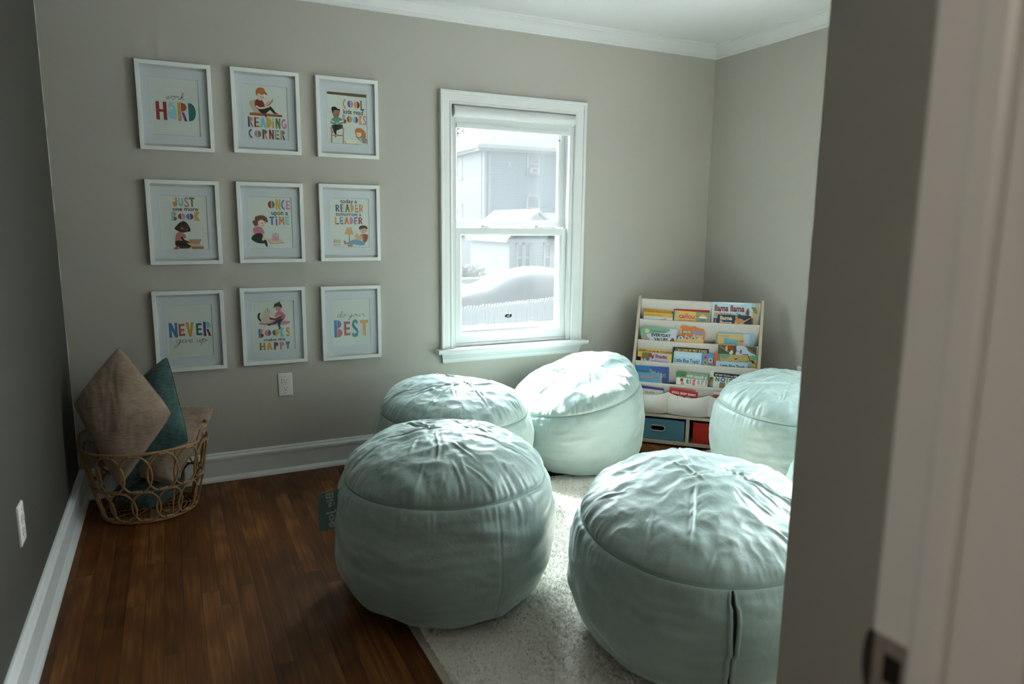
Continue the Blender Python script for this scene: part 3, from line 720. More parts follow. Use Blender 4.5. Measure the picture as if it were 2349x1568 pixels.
def p_reader(S):
    S.text('today a', (1617, 415, 1858, 488)); S.text('tomorrow a', (1552, 608, 1917, 653))
    for c, b, k in (('R', (1548, 490, 1607, 590), (TEAL,)), ('E', (1620, 482, 1670, 598), (PUR, ORA, PNK, AQU)), ('A', (1685, 483, 1752, 600), (OLI,)), ('D', (1762, 487, 1812, 597), (MUS,)), ('E', (1828, 490, 1875, 602), (PNK, AQU, OLI, BLU)), ('R', (1888, 490, 1947, 597), (ORA,)),
                    ('L', (1538, 668, 1594, 772), (MUS, PUR)), ('E', (1607, 668, 1657, 770), (AQU, PNK, PUR, OLI)), ('A', (1672, 668, 1740, 772), (ORA,)), ('D', (1750, 668, 1803, 772), (PNK,)), ('E', (1815, 668, 1863, 772), (BLU, RED, OLI, MUS)), ('R', (1877, 672, 1935, 767), (RED,))): S.let(c, b, *k)
    S.poly([(1708, 815), (1772, 817), (1810, 921), (1672, 916)], '#b98f62'); S.poly([(1735, 918), (1747, 918), (1747, 1032), (1735, 1032)], '#9a5a40')
    S.blob([(1705, 1035), (1830, 990), (1962, 1035), (1930, 1076), (1800, 1062), (1705, 1062)], '#5d8296')
    S.blob([(1905, 925), (2000, 915), (2006, 980), (1970, 1032), (1930, 1000)], '#7a2a1e')
    S.ell(1950, 855, 50, 48, '#b98c72'); S.blob([(1880, 832), (1900, 795), (1960, 787), (2003, 810), (2000, 842), (1960, 826), (1900, 846)], '#3a2a18')
    S.ell(1948, 856, 4, 7, DK); S.curve([(1938, 884), (1946, 887), (1954, 884)], 4, DK)
    S.poly([(1820, 945), (1850, 890), (1880, 940), (1950, 935), (1925, 960), (1957, 990), (1850, 1002)], '#b98f70')
    S.blob([(1658, 1005), (1690, 1018), (1700, 1060), (1672, 1056)], '#a5603a'); S.blob([(1725, 1070), (1782, 1068), (1780, 1094), (1722, 1090)], '#a5603a')
    for k, c in enumerate(('#7d8f80', '#8a3a30', '#b98f70', '#5d7a72')):
        y = 983 + 27 * k; S.poly([(1520, y), (1618, y), (1618, y + 22), (1520, y + 22)], c); S.poly([(1528, y + 5), (1618, y + 5), (1618, y + 17), (1528, y + 17)], '#c9c0ae')
def p_never(S):
    for c, b, k in (('N', (425, 703, 545, 912), (BLU,)), ('E', (562, 715, 650, 888), (COR,)), ('V', (665, 690, 782, 895), (MUS,)), ('E', (812, 700, 898, 872), (TEAL,)), ('R', (918, 675, 1027, 880), (PUR, AQU, DRED))): S.let(c, b, *k)
    S.script('give up', (525, 998), (975, 960), 50)
def p_happy(S):
    S.blob([(330, 592), (450, 563), (650, 558), (716, 572), (640, 602), (420, 607)], '#b06a78')
    S.curve([(360, 562), (330, 520), (335, 480), (348, 468)], 24, '#2c211b')
    S.blob([(365, 575), (380, 470), (420, 420), (465, 420), (470, 460), (455, 500), (472, 575)], '#b8a693'); S.ell(437, 440, 5, 6, DK); S.ell(462, 450, 4, 5, DK); S.ell(438, 415, 8, 6, '#2c211b')
    S.ell(577, 342, 15, 14, '#1f1712'); S.ell(572, 400, 38, 42, '#b07a5c'); S.blob([(515, 422), (520, 362), (565, 343), (608, 365), (608, 398), (560, 382), (528, 392)], '#1f1712')
    S.blob([(540, 465), (590, 440), (640, 470), (655, 500), (632, 542), (580, 542), (530, 510)], '#b05a72')
    S.blob([(490, 590), (560, 545), (632, 540), (600, 572), (587, 642), (565, 622), (560, 582), (500, 602), (450, 612)], '#252d33')
    S.poly([(455, 515), (530, 522), (607, 490), (602, 537), (540, 557), (465, 542)], '#6a2420'); S.poly([(465, 505), (530, 518), (600, 484), (600, 494), (532, 528), (462, 514)], '#cfc5b4')
    S.blob([(440, 600), (470, 592), (478, 610), (445, 616)], '#17110e'); S.blob([(570, 655), (590, 630), (608, 642), (590, 660)], '#17110e')
    for c, b, k in (('B', (330, 655, 390, 760), (BLU, PNK, DRED)), ('O', (402, 667, 480, 738), (ORA, PUR)), ('O', (495, 660, 577, 733), (OLI, MUS)), ('K', (592, 640, 642, 745), (AQU,)), ('S', (662, 635, 714, 738), (MUS,)),
                    ('H', (342, 820, 410, 912), (OLI, ORA, OLI)), ('A', (428, 818, 497, 907), (MUS,)), ('P', (515, 812, 569, 903), (DRED, PUR)), ('P', (587, 810, 642, 897), (PNK, ORA)), ('Y', (655, 805, 716, 889), (BLU,))): S.let(c, b, *k)
    S.text('make me', (393, 762, 655, 797))
def p_best(S):
    S.script('do your', (1275, 502), (1612, 496), 34)
    for c, b, k in (('B', (1240, 540, 1337, 745), (BLU, '#6f5a92', '#b05a5c')), ('E', (1358, 555, 1432, 722), ('#a14a50',)), ('S', (1450, 535, 1534, 735), ('#3d7f86',)), ('T', (1550, 537, 1654, 725), ('#c08a4c',))): S.let(c, b, *k)
FW, FH = .305, .381
OW, OH = .194, .243
PICS = [(.349, 1.960, p_hard, [(395, 372), (1048, 420), (1113, 1178), (470, 1150)], 'white framed print reading work hard, top left of the nine'),
        (.737, 1.966, p_corner, [(335, 362), (925, 410), (962, 1130), (380, 1103)], 'white framed reading corner print with a red haired boy on a bench'),
        (1.120, 1.966, p_cool, [(1470, 458), (2012, 505), (2022, 1195), (1488, 1165)], 'white framed cool kids read books print with brown bar at its top'),
        (.355, 1.449, p_just, [(330, 370), (1008, 372), (1078, 1135), (412, 1152)], 'white framed just one more book print with a kneeling girl in pink'),
        (.736, 1.452, p_once, [(315, 375), (922, 390), (950, 1107), (350, 1108)], 'white framed once upon a time print at the centre of the nine'),
        (1.118, 1.455, p_reader, [(1470, 398), (2025, 412), (2030, 1100), (1487, 1105)], 'white framed today a reader print with a yellow lamp and boy'),
        (.348, .946, p_never, [(368, 465), (1022, 430), (1083, 1147), (438, 1200)], 'white framed print reading never give up, above the teal pillow'),
        (.727, .950, p_happy, [(252, 332), (757, 316), (777, 888), (282, 922)], 'white framed books make me happy print with a girl and cat'),
        (1.111, .946, p_best, [(1218, 295), (1667, 283), (1677, 830), (1227, 857)], 'white framed print reading do your best, bottom right of the nine')]
def make_picture(X, Z, draw, quad, label):
    e = tag(empty('framed_print', (X + FW / 2, 0, Z - FH)), label, 'picture', 'framed prints hung three by three')
    h = FW / 2
    mb = MB(); moulding(mb, -h + .0175, h - .0175, .0175, FH - .0175, [(0, -.008), (0, -.0225), (.001, -.0235), (.0165, -.0235), (.0175, -.0225), (.0175, -.001), (.004, -.001)], M_FRAME)
    fix_normals(mb.build('frame', e, auto=30))
    mb = MB(); moulding(mb, -OW / 2, OW / 2, FH / 2 - OH / 2, FH / 2 + OH / 2, [(0, -.0082), (.0012, -.0098), (h - .014 - OW / 2, -.0098), (h - .014 - OW / 2, -.0082)], M_MAT)
    o = fix_normals(mb.build('mat', e))
    mb = MB(); mb.box(-OW / 2 - .004, OW / 2 + .004, -.0070, -.004, FH / 2 - OH / 2 - .004, FH / 2 + OH / 2 + .004, M_PAPER)
    a = Art(mb, -OW / 2, FH / 2 - OH / 2, OW, OH, -.0071, .00002)
    draw(Sheet(a, *quad)); mb.build('print', e)
    mb = MB(); mb.box(-h + .016, h - .016, -.0004, .0, .016, FH - .016, M_BEVEL); mb.build('backing_board', e)
    mb = MB(); mb.box(-h + .0165, h - .0165, -.0122, -.0112, .0165, FH - .0165, M_PGLASS); mb.build('glass', e)
for q in PICS: make_picture(*q)
# ------------------------------------------------------------------ bean bags
def velvet():
    m, nt, out = new_mat('mint_velour')
    N = nt.nodes.new
    b = N('ShaderNodeBsdfPrincipled'); b.inputs['Roughness'].default_value = 0.45; b.inputs['Specular IOR Level'].default_value = 0.7
    b.inputs['Sheen Weight'].default_value = 0.75; b.inputs['Sheen Roughness'].default_value = 0.5; b.inputs['Sheen Tint'].default_value = (0.80, 0.97, 0.94, 1)
    tc = N('ShaderNodeTexCoord')
    n1 = N('ShaderNodeTexNoise'); n1.inputs['Scale'].default_value = 5; n1.inputs['Detail'].default_value = 5; n1.inputs['Roughness'].default_value = .6; n1.inputs['Distortion'].default_value = .8
    link(nt, tc, 'Object', n1, 'Vector')
    r = N('ShaderNodeValToRGB'); e = r.color_ramp.elements
    e[0].position = .33; e[0].color = (0.265, 0.355, 0.328, 1); e[1].position = .68; e[1].color = (0.335, 0.432, 0.403, 1)
    link(nt, n1, 'Fac', r, 0); link(nt, r, 0, b, 'Base Color')
    n2 = N('ShaderNodeTexNoise'); n2.inputs['Scale'].default_value = 28; n2.inputs['Detail'].default_value = 5; n2.inputs['Distortion'].default_value = 1.2
    link(nt, tc, 'Object', n2, 'Vector')
    bp = N('ShaderNodeBump'); bp.inputs['Strength'].default_value = 0.30; bp.inputs['Distance'].default_value = 0.006
    link(nt, n2, 'Fac', bp, 'Height'); link(nt, bp, 0, b, 'Normal'); link(nt, b, 0, out, 0)
    return m
M_BAG = velvet()
M_SEAM = principled('mint_seam_thread', (0.20, 0.31, 0.28), 0.8, 0.2, var=0.1, vscale=80)
M_ZIP = principled('zip_gap', (0.012, 0.016, 0.015), 0.8, 0.2)
M_TAG = principled('tag_cloth', (0.15, 0.24, 0.25), 0.7, 0.3, var=0.08, vscale=150, bump=.2, bscale=900)
PROF = [(0.02, 0.0), (.45, 0.0), (.70, .004), (.84, .04), (.93, .13), (.985, .26), (1.0, .40), (.99, .54), (.96, .66), (.91, .745), (.855, .825), (.75, .893), (.59, .945), (.40, .977), (.2, .994), (0.015, 1.0)]
SEAM_K = 9
class Bag:
    def __init__(s, cx, cy, R, H, seed, tilt=(0, 0), lean=(0, 0), z0=.016, nth=420, squash=1.0, label=None, dome=1.0, amp=1.0):
        rs = np.random.RandomState(seed)
        s.root = tag(empty('bean_bag', (cx, cy, z0)), label, 'bean bag', 'mint bean bags in a ring on the rug')
        P = np.array(catmull(PROF, 16)); seam_i = SEAM_K * 16
        seg = np.hypot(*np.diff(P * np.array([R, H]), axis=0).T); L = np.concatenate([[0], np.cumsum(seg)]); Ls = L[seam_i]
        # resample the profile evenly
        nv = int(L[-1] / (2 * PI * R / nth) / .95)
        l = np.linspace(0, L[-1], nv); pr = np.interp(l, L, P[:, 0]); pz = np.interp(l, L, P[:, 1])
        th = np.linspace(0, 2 * PI, nth, endpoint=False)
        T, Lg = np.meshgrid(th, l); RR = np.repeat(pr[:, None], nth, 1); ZZ = np.repeat(pz[:, None], nth, 1)
        S = Lg - Ls                                             # distance along the profile from the seam, + towards the top
        top = S > 0
        ZZ = np.where(top & (ZZ > P[seam_i, 1]), P[seam_i, 1] + (ZZ - P[seam_i, 1]) * dome, ZZ)
        x0, y0 = RR * R * np.cos(T), RR * R * np.sin(T)
        # ---- relief
        c, sn = np.cos(T), np.sin(T); o = seed * 7.3
        low = perlin(x0 * 3.2 + o, y0 * 3.2, ZZ * H * 3.2 + o)
        lump = perlin(x0 * 7 + o, y0 * 7 + 3, ZZ * H * 7)
        h = .020 * low + .009 * lump
        zz = ZZ * H + .03 * perlin(c * 2 + o, sn * 2, 0)         # drag folds round the sides
        d1 = perlin(c * 2.2 + 5 + o, sn * 2.2, zz * 17 + o); d2 = perlin(c * 3.5 + o, sn * 3.5 + 9, zz * 34 + T * 0)
        side = np.clip(-S / .05, 0, 1) * np.clip(Lg / .25, .3, 1)
        h += side * (.0095 * d1 + .0045 * d2)
        # diagonal wrinkles on the sides
        d3 = perlin(T * 2.6 + zz * 9 + o, zz * 7, o); h += side * .007 * -np.abs(d3)
        # puckers gathered along the seam
        q = 1 - np.abs(perlin(c * 11 + o, sn * 11, S * 3)) * 2.2
        q2 = 1 - np.abs(perlin(c * 22 + o, sn * 22 + 4, S * 5)) * 2.2
        am = .25 + 1.5 * np.clip(perlin(c * 2 + o + 8, sn * 2, 0) + .25, 0, 1)
        fall = np.where(top, np.exp(-S / .055), np.exp(S / .045)) * (1 - np.exp(-(S / .012) ** 2))
        h += fall * am * (.0080 * q + .0045 * q2)
        # creases across the top
        tw = np.clip(S / .05, 0, 1)
        wx, wy = x0 + .02 * perlin(x0 * 8, y0 * 8, o), y0 + .02 * perlin(x0 * 8 + 5, y0 * 8, o)
        ctr = rs.normal(size=2) * .05 * R
        for k in range(30):
            if k < 10: a = ctr + rs.normal(size=2) * .04; an = rs.uniform(0, 2 * PI); ln = rs.uniform(.35, .85) * R
            else: an = rs.uniform(0, 2 * PI); rr = rs.uniform(.2, .75) * R; a = np.array([math.cos(an), math.sin(an)]) * rr; an += rs.uniform(-.8, .8); ln = rs.uniform(.15, .4) * R
            dx, dy = math.cos(an), math.sin(an)
            u = (wx - a[0]) * dx + (wy - a[1]) * dy; w = -(wx - a[0]) * dy + (wy - a[1]) * dx
            env = np.clip(u / .05, 0, 1) * np.clip((ln - u) / .09, 0, 1)
            dep = rs.uniform(.5, 1.1)
            h += tw * env * dep * (.0050 * np.exp(-(w / .0042) ** 2) - .0042 * np.exp(-((w - .0095) / .0075) ** 2) - .0024 * np.exp(-((w + .011) / .009) ** 2))
        rip = perlin(wx * 15 + o, wy * 26, o); h += tw * .0055 * rip + tw * .007 * (.5 - np.abs(perlin(wx * 8 + o, wy * 14 + 4, o)) * 2.2) + tw * .0035 * (.5 - np.abs(perlin(wx * 20 + wy * 9, wy * 22 - wx * 7 + 4, o + 3)) * 2.2)
        h *= amp
        h -= .0045 * np.exp(-(S / .0035) ** 2)
        # four vertical joins down the sides
        for k in range(4):
            a = rs.uniform(0, .4) + k * PI / 2
            dd = (np.mod(T - a + PI, 2 * PI) - PI) * R * RR
            h -= .0018 * np.exp(-(dd / .0025) ** 2) * np.clip(-S / .01, 0, 1)
        h *= np.clip(Lg / (.45 * R), 0, 1) ** 2                  # flat underneath
        # ---- normals of the plain profile
        dr = np.gradient(pr * R, l); dz = np.gradient(pz * H, l); nn = np.hypot(dr, dz)
        nr = (dz / nn)[:, None]; nz = (-dr / nn)[:, None]
        x = x0 + h * nr * c; y = y0 + h * nr * sn; z = ZZ * H + h * nz
        y *= squash
        f = np.clip(z / H, 0, 1.2)
        z = z + (tilt[0] * x + tilt[1] * y) * f ** 1.6
        x = x + lean[0] * f ** 1.5; y = y + lean[1] * f ** 1.5
        z = np.maximum(z, 0)
        s.V = np.stack([x, y, z], -1); s.T, s.S, s.seam_row = T, S, int(np.argmin(np.abs(l - Ls)))
        s.R, s.H, s.th, s.l, s.Ls, s.nth = R, H, th, l, Ls, nth
        s.body = grid_object('cover', s.V, nth, nv, [M_BAG], s.root, wrap=True, cap0=True, cap1=True)
        ring = [tuple(s.V[s.seam_row, k] * np.array([1.0005, 1.0005, 1])) for k in range(0, nth, 2)]
        mb = MB(); mb.tube(ring, .0019, M_SEAM, 5, closed=True); mb.build('seam', s.root, smooth=True)
    def at(s, ang, dist):
        """surface point at an angle, dist metres below the seam along the cover"""
        i = int(round(ang / (2 * PI) * s.nth)) % s.nth; j = int(np.argmin(np.abs(s.l - (s.Ls - dist))))
        p = s.V[j, i]; a = s.V[j, (i + 2) % s.nth] - s.V[j, i - 2]; b = s.V[min(j + 2, len(s.l) - 1), i] - s.V[j - 2, i]
        n = np.cross(a, b); n /= np.linalg.norm(n)
        return Vector(p), Vector(n), Vector(a).normalized()
bA = Bag(1.243, -1.441, .381, .559, 3, nth=520, label='mint bean bag with a sewn side label, front left of the ring')
bB = Bag(1.850, -2.048, 0.405, .502, 5, tilt=(.07, .13), nth=520, label='mint bean bag with an open side zip, nearest the dark entry wall')
bC = Bag(2.345, -.480, .376, .512, 8, tilt=(.36, .05), lean=(-.01, .0), nth=440, label='mint bean bag under the window with sunlight on its top')
bD = Bag(1.600, -.615, .378, .525, 12, tilt=(-.02, .05), nth=440, label='mint bean bag against the back wall, behind the front left bag')
bE = Bag(3.150, -1.215, .390, .525, 21, tilt=(.03, .08), nth=420, label='brightly lit mint bean bag in front of the book shelf')
bF = Bag(2.735, -2.058, .372, .50, 30, nth=320, label='mint bean bag mostly hidden behind the dark entry wall edge')
# open zip on the near bag
ang = math.atan2(-.36, -.20) + 2 * PI
mb = MB(); L_, R_2, G_ = [], [], []
gl, gr = [], []
for k in range(30):
    d = .006 + k * .0165
    wdt = .0042 * min(1, k / 5 + .25) * (1 + .5 * math.sin(k * .35))
    p, n, t = bB.at(ang + .010 * math.sin(k * .22), d)
    L_.append(p - t * (wdt + .005) + n * .004); R_2.append(p + t * (wdt + .005) + n * .004)
    gl.append(p - t * (wdt + .003) + n * .0022); gr.append(p + t * (wdt + .003) + n * .0022)
n_ = len(gl)
mb.add([tuple(v) for v in gl + gr], [(i, n_ + i, n_ + i + 1, i + 1) for i in range(n_ - 1)], M_ZIP)
zo = tag(mb.build('zip_gap', bB.root), 'dark open zip slit')
for pts in (L_, R_2):
    mb = MB(); mb.tube(pts, [.0055 if 2 < i < n_ - 2 else .003 for i in range(n_)], M_BAG, 8); mb.build('zip_flap', bB.root, smooth=True)
# sewn label on the front left bag
p, n, t = bA.at(math.radians(172), .085)
lab = empty('sewn_label', p); lab.parent = bA.root
mb = MB(); lw, lh = .072, .135
vs = []
NW = 8
for j in range(NW + 1):
    for i in range(NW + 1):
        u, v = i / NW, j / NW
        vs.append((-u * lw + .012, -.004 + .010 * math.sin(v * 2.6 + .4) * u + .012 * u, (v - .62) * lh - .012 * u))
nb = len(vs)
vs += [(x, y + .0016, z) for x, y, z in vs]
fs = [(j * (NW + 1) + i, j * (NW + 1) + i + 1, (j + 1) * (NW + 1) + i + 1, (j + 1) * (NW + 1) + i) for j in range(NW) for i in range(NW)]
fs += [tuple(nb + k for k in f[::-1]) for f in fs]
edge = [i for i in range(NW + 1)] + [j * (NW + 1) + NW for j in range(1, NW + 1)] + [NW * (NW + 1) + i for i in range(NW - 1, -1, -1)] + [j * (NW + 1) for j in range(NW - 1, 0, -1)]
fs += [(edge[k], edge[(k + 1) % len(edge)], nb + edge[(k + 1) % len(edge)], nb + edge[k]) for k in range(len(edge))]
mb.add(vs, fs, M_TAG)
tv, tf, a, b, c, d = text_faces('Big Joe', .02)
LET = ink('#c9d2cf')
def tagpt(u, v): return (-u * lw + .012, -.004 + .010 * math.sin(v * 2.6 + .4) * u + .012 * u - .0009, (v - .62) * lh - .012 * u)
mb.add([tagpt(.24 + (vy - c) / (d - c) * .44, .955 - (vx - a) / (b - a) * .90) for vx, vy in tv], [f[::-1] for f in tf], LET)
lo_ = mb.build('label_cloth', lab); fix = lo_
tag(lo_, 'dark teal cloth label with pale lettering')
# ------------------------------------------------------------------ sling book shelf across the corner
M_PLY = principled('pale_birch', (0.50, 0.43, 0.325), 0.5, 0.35, var=0.10, vscale=14, stretch=(1, 1, .25), bump=.05)
M_CANVAS = principled('cream_canvas', (0.60, 0.565, 0.51), 0.85, 0.2, var=0.05, vscale=25, bump=0.35, bscale=600)
SHR = -PI / 4
SHX, SHY = 2.881, -.399
ZK = [.828, .712, .594, .474, .356, .300]; DK = [.39 * (z - .17) for z in ZK]
S0, S1 = -.094, .592
sh = tag(empty('sling_bookshelf', (SHX, SHY, 0), SHR), 'pale wooden sling book shelf full of picture books in the corner', 'bookshelf')
for a_, b_ in ((S0 - .018, S0), (S1, S1 + .018)):
    mb = MB(); mb.prism([(.012, 0), (.012, .02), (.0, .035), (.0, .19), (.012, .215)] + arc(.276, .832, .018, .016, 160, 20, 6) + [(.294, .79), (.294, .02), (.26, 0), (.235, .02), (.06, .02), (.045, 0)], 'x', a_, b_, M_PLY)
    fix_normals(mb.build('side_panel', sh, bevel=.003))
for z0_, z1_ in ((.012, .032), (.170, .188)):
    mb = MB(); mb.box(S0, S1, .004, .285, z0_, z1_, M_PLY); mb.build('shelf_board', sh, bevel=.002)
mb = MB(); mb.box(.226, .246, .006, .283, .032, .170, M_PLY); mb.build('divider', sh, bevel=.0015)
mb = MB(); mb.box(S0, S1, .283, .29, .012, .30, M_PLY); mb.build('back_panel', sh)
for k in range(5):
    mb = MB(); mb.tube([(S0 - .004, DK[k] + .002, ZK[k] - .006), (S1 + .004, DK[k] + .002, ZK[k] - .006)], .006, M_PLY, 10); mb.build('dowel', sh, smooth=True)
def sling(k):
    z, d = ZK[k], DK[k]
    if k == 0: path = [(d + .010, z - .012), (d + .006, z + .001), (d, z + .002), (d - .0065, z - .004), (d - .008, z - .03), (d - .007, z - .08), (d - .003, z - .14), (d + .006, z - .2)]
    else: path = [(d + .034, z - .04), (d + .030, z - .10), (d + .012, z - .128), (d - .006, z - .11), (d - .010, z - .07), (d - .008, z - .03), (d - .006, z - .004), (d, z + .001), (d + .006, z - .003), (d + .007, z - .012)]
    P = catmull(path, 5); nu, nv = 121, len(P)
    u = np.linspace(S0 + .001, S1 - .001, nu)
    Y = np.repeat(np.array([p[0] for p in P])[:, None], nu, 1); Z = np.repeat(np.array([p[1] for p in P])[:, None], nu, 1); X = np.repeat(u[None], nv, 0)
    depth = np.clip((z - Z) / .05, 0, 1)
    w = perlin(X * 34 + k * 9, Z * 5, k) * .0018 + perlin(X * 9 + k, Z * 16, 3 + k) * .0035
    # stitched channels between the pockets
    for sx in (.115, .345):
        w = w + .0028 * np.exp(-((X - sx) / .004) ** 2)
    Y = Y + w * depth
    Z = Z - .0035 * np.sin((X - S0) / (S1 - S0) * PI)
    V = np.stack([X, Y, Z], -1)
    V2 = V.copy(); V2[..., 1] += .0012
    o = grid_object('fabric_sling', V, nu, nv, [M_CANVAS], sh)
    md = o.modifiers.new('thick', 'SOLIDIFY'); md.thickness = .0012
for k in range(5): sling(k)
# lowest pocket: loose, sewn into three
nu, nv = 181, 36
u = np.linspace(S0 + .001, S1 - .001, nu); v = np.linspace(0, 1, nv)
X, Vv = np.meshgrid(u, v)
edges = [S0, .115, .345, S1]
sag = np.zeros_like(X); bul = np.zeros_like(X)
for a_, b_ in zip(edges[:-1], edges[1:]):
    t = np.clip((X - a_) / (b_ - a_), 0, 1); ins = (X >= a_) & (X <= b_)
    sag = np.where(ins, np.sin(t * PI) ** .8, sag)
top = .318 - .026 * sag; bot = .1905 + .010 * (1 - sag) ** 2
Z = bot + (top - bot) * Vv
Yb = .036 * Vv + .012 * (1 - Vv) - (.030 * np.sin(Vv * PI * .8 + .35)) * (.35 + .65 * sag)
Y = Yb + perlin(X * 12, Z * 14, 5) * .004 + perlin(X * 30, Z * 30, 2) * .0012
o = grid_object('fabric_pocket', np.stack([X, Y, Z], -1), nu, nv, [M_CANVAS], sh)
md = o.modifiers.new('thick', 'SOLIDIFY'); md.thickness = .0014; md.offset = -1
mb = MB(); mb.box(S0 + .002, S1 - .002, .03, .10, .190, .1915, M_CANVAS); mb.build('pocket_floor', sh)

# fabric bins under the shelf
def make_bin(col, name):
    m = principled(name, col, 0.7, 0.3, var=0.06, vscale=30, bump=.3, bscale=500)
    e = empty('storage_bin'); w, d, h = .304, .255, .122
    mb = MB()
    hx, hz, hr = .0, .068, .0155       # slot in the front
    n = 10
    slot = arc(hx + .026, hz, hr, hr, -90, 90, n) + arc(hx - .026, hz, hr, hr, 90, 270, n)
    rect = []
    for px, pz in slot:
        dx, dz = px - hx, pz - hz
        s_ = min((w / 2) / abs(dx) if abs(dx) > 1e-9 else 9e9, ((h - hz) if dz > 0 else hz) / abs(dz) if abs(dz) > 1e-9 else 9e9)
        rect.append((hx + dx * s_, hz + dz * s_))
    N = len(slot)
    vs = [(x, 0, z) for x, z in rect] + [(x, 0, z) for x, z in slot] + [(x, .006, z) for x, z in slot] + [(x, .006, z) for x, z in rect]
    fs = []
    for q in range(3):
        for i in range(N): fs.append((q * N + i, q * N + (i + 1) % N, (q + 1) * N + (i + 1) % N, (q + 1) * N + i))
    mb.add(vs, fs, m)
    for cx_, cz_ in ((-w / 2, 0), (w / 2, 0), (w / 2, h), (-w / 2, h)):
        # close the corner of the front sheet
        k = min(range(N), key=lambda i: (rect[i][0] - cx_) ** 2 + (rect[i][1] - cz_) ** 2)
        ks = [(k - 1) % N, k, (k + 1) % N]
        mb.add([(cx_, 0, cz_)] + [(rect[i][0], 0, rect[i][1]) for i in ks], [(0, 1, 2), (0, 2, 3)], m)
    mb.box(-w / 2, -w / 2 + .005, .006, d, 0, h, m); mb.box(w / 2 - .005, w / 2, .006, d, 0, h, m); mb.box(-w / 2, w / 2, d - .005, d, 0, h, m); mb.box(-w / 2, w / 2, .0, d, -.001, .004, m)
    mb.build('body', e)
    mb = MB(); mb.box(-w / 2, w / 2, -.0025, .0, h - .012, h, m); mb.box(-w / 2, w / 2, -.0025, .0, 0, .009, m); mb.build('hem', e, bevel=.001)
    mb = MB(); mb.tube([(x, -.001, z) for x, z in slot], .0032, M_METAL, 8, closed=True); tag(mb.build('handle_ring', e, smooth=True), 'oval chrome handle ring')
    return e
SM = Matrix.Translation((SHX, SHY, 0)) @ Matrix.Rotation(SHR, 4, 'Z')
for col, nm, s_, lab in (((0.085, 0.215, 0.29), 'blue_bin_cloth', .066, 'blue fabric bin with a chrome handle under the book shelf'), ((0.46, 0.022, 0.010), 'red_bin_cloth', .419, 'red fabric bin with a chrome handle under the book shelf')):
    b_ = make_bin(col, nm); b_.matrix_world = SM @ Matrix.Translation((s_, .014, .0335)); tag(b_, lab, 'storage bin', 'bins under the book shelf')

# ------------------------------------------------------------------ picture books
M_PAGES = principled('page_block', (0.74, 0.72, 0.66), 0.85, 0.2, var=0.06, vscale=300)
OFF = {1: .008, 2: .021, 3: .033}
def book(tier, layer, s0, s1, zt, roll, spine, label, draw=None, vh=None, thick_=.010, rnd=0.0, pages='top', back=None, ext=.095, outline=None, off=None, lean=5.7):
    w = s1 - s0; vis = zt - ZK[tier]; hb = vis + (ext if tier < 5 else .085)
    if tier == 5: off = {1: -.0105, 2: -.0030}[layer]; thick_ = .0068; lean = 2.0
    d = DK[tier] + (OFF[layer] if off is None else off); ln = math.radians(lean)
    e = empty('picture_book')
    cov = ink(spine); bk = ink(back or spine)
    def shape(ins, r):
        x0, x1, z0, z1 = -w / 2, w / 2 - ins, 0 + ins, hb - ins
        if outline: return [(x * (w / 2 - ins) * 2, (hb - .075) + z * .075 - ins) for x, z in outline] + [(-w / 2 + ins, 0), (w / 2 - ins, 0)]
        p = [(x0, z0), (x1, z0), (x1, z1 - r)]
        p += arc(x1 - r, z1 - r, r, r, 0, 90, 6)[1:] if r else []
        p += [(x0, z1)]
        return p
    t = thick_; cb = .0016
    mb = MB(); mb.prism(shape(0, rnd), 'y', -t / 2, -t / 2 + cb, cov); mb.prism(shape(0, rnd), 'y', t / 2 - cb, t / 2, bk)
    mb.box(-w / 2, -w / 2 + cb, -t / 2 + cb, t / 2 - cb, 0, hb, cov) if not outline else None
    vh = vh or (vis + .015)
    a = Art(mb, -w / 2, hb - vh, w, vh, -t / 2 - .0001, .00006)
    if draw: draw(a)
    fix = mb.build('cover', e)
    mb = MB(); mb.prism(shape(.0022, max(0, rnd - .002)), 'y', -t / 2 + cb, t / 2 - cb, M_PAGES); fix_normals(mb.build('pages', e))
    M = SM @ Matrix.Translation(((s0 + s1) / 2, d + math.sin(ln) * vis + t / 2, zt)) @ Matrix.Rotation(-ln, 4, 'X') @ Matrix.Rotation(math.radians(-roll), 4, 'Y') @ Matrix.Translation((0, 0, -hb))
    e.matrix_world = M
    return tag(e, label, 'book', 'picture books in the sling shelf')
def K(h): return br(h, 1.0)
def c_yellow(a): pass
def c_toddler(a):
    a.rect(0, 0, 1, .55, K('#c8cdd6')); a.rect(.03, .55, 1, 1, K('#d0a650')); text(a, 'independent toddler', .07, .66, .62, .80, K('#4a3a20')); text(a, 'caillou', .42, -.05, .92, .34, K('#b01f24'), .03); a.ell(.75, .36, .05, .10, K('#c9a07a'))
def c_farm(a):
    a.rect(0, 0, .60, 1, K('#d3aa55')); a.rect(0, 0, .07, 1, K('#9db5a5')); a.rect(.60, 0, 1, 1, K('#8a8f68')); text(a, 'caillou', .14, .40, .56, .80, '#e8e2d6', .075); text(a, 'caillou', .14, .40, .56, .80, K('#b01f24'), .03)
    a.ell(.80, .56, .10, .30, K('#4f7fa0')); a.ell(.80, .64, .085, .20, K('#cfa552')); a.rect(.69, .5, .91, .62, '#e4e0d4'); text(a, 'Fresh from the farm', .14, .20, .52, .31, K('#5a4020')); a.rect(.60, 0, 1, .18, K('#9fc4d4')); a.rect(.79, 0, .85, .2, K('#7a4a2a'))
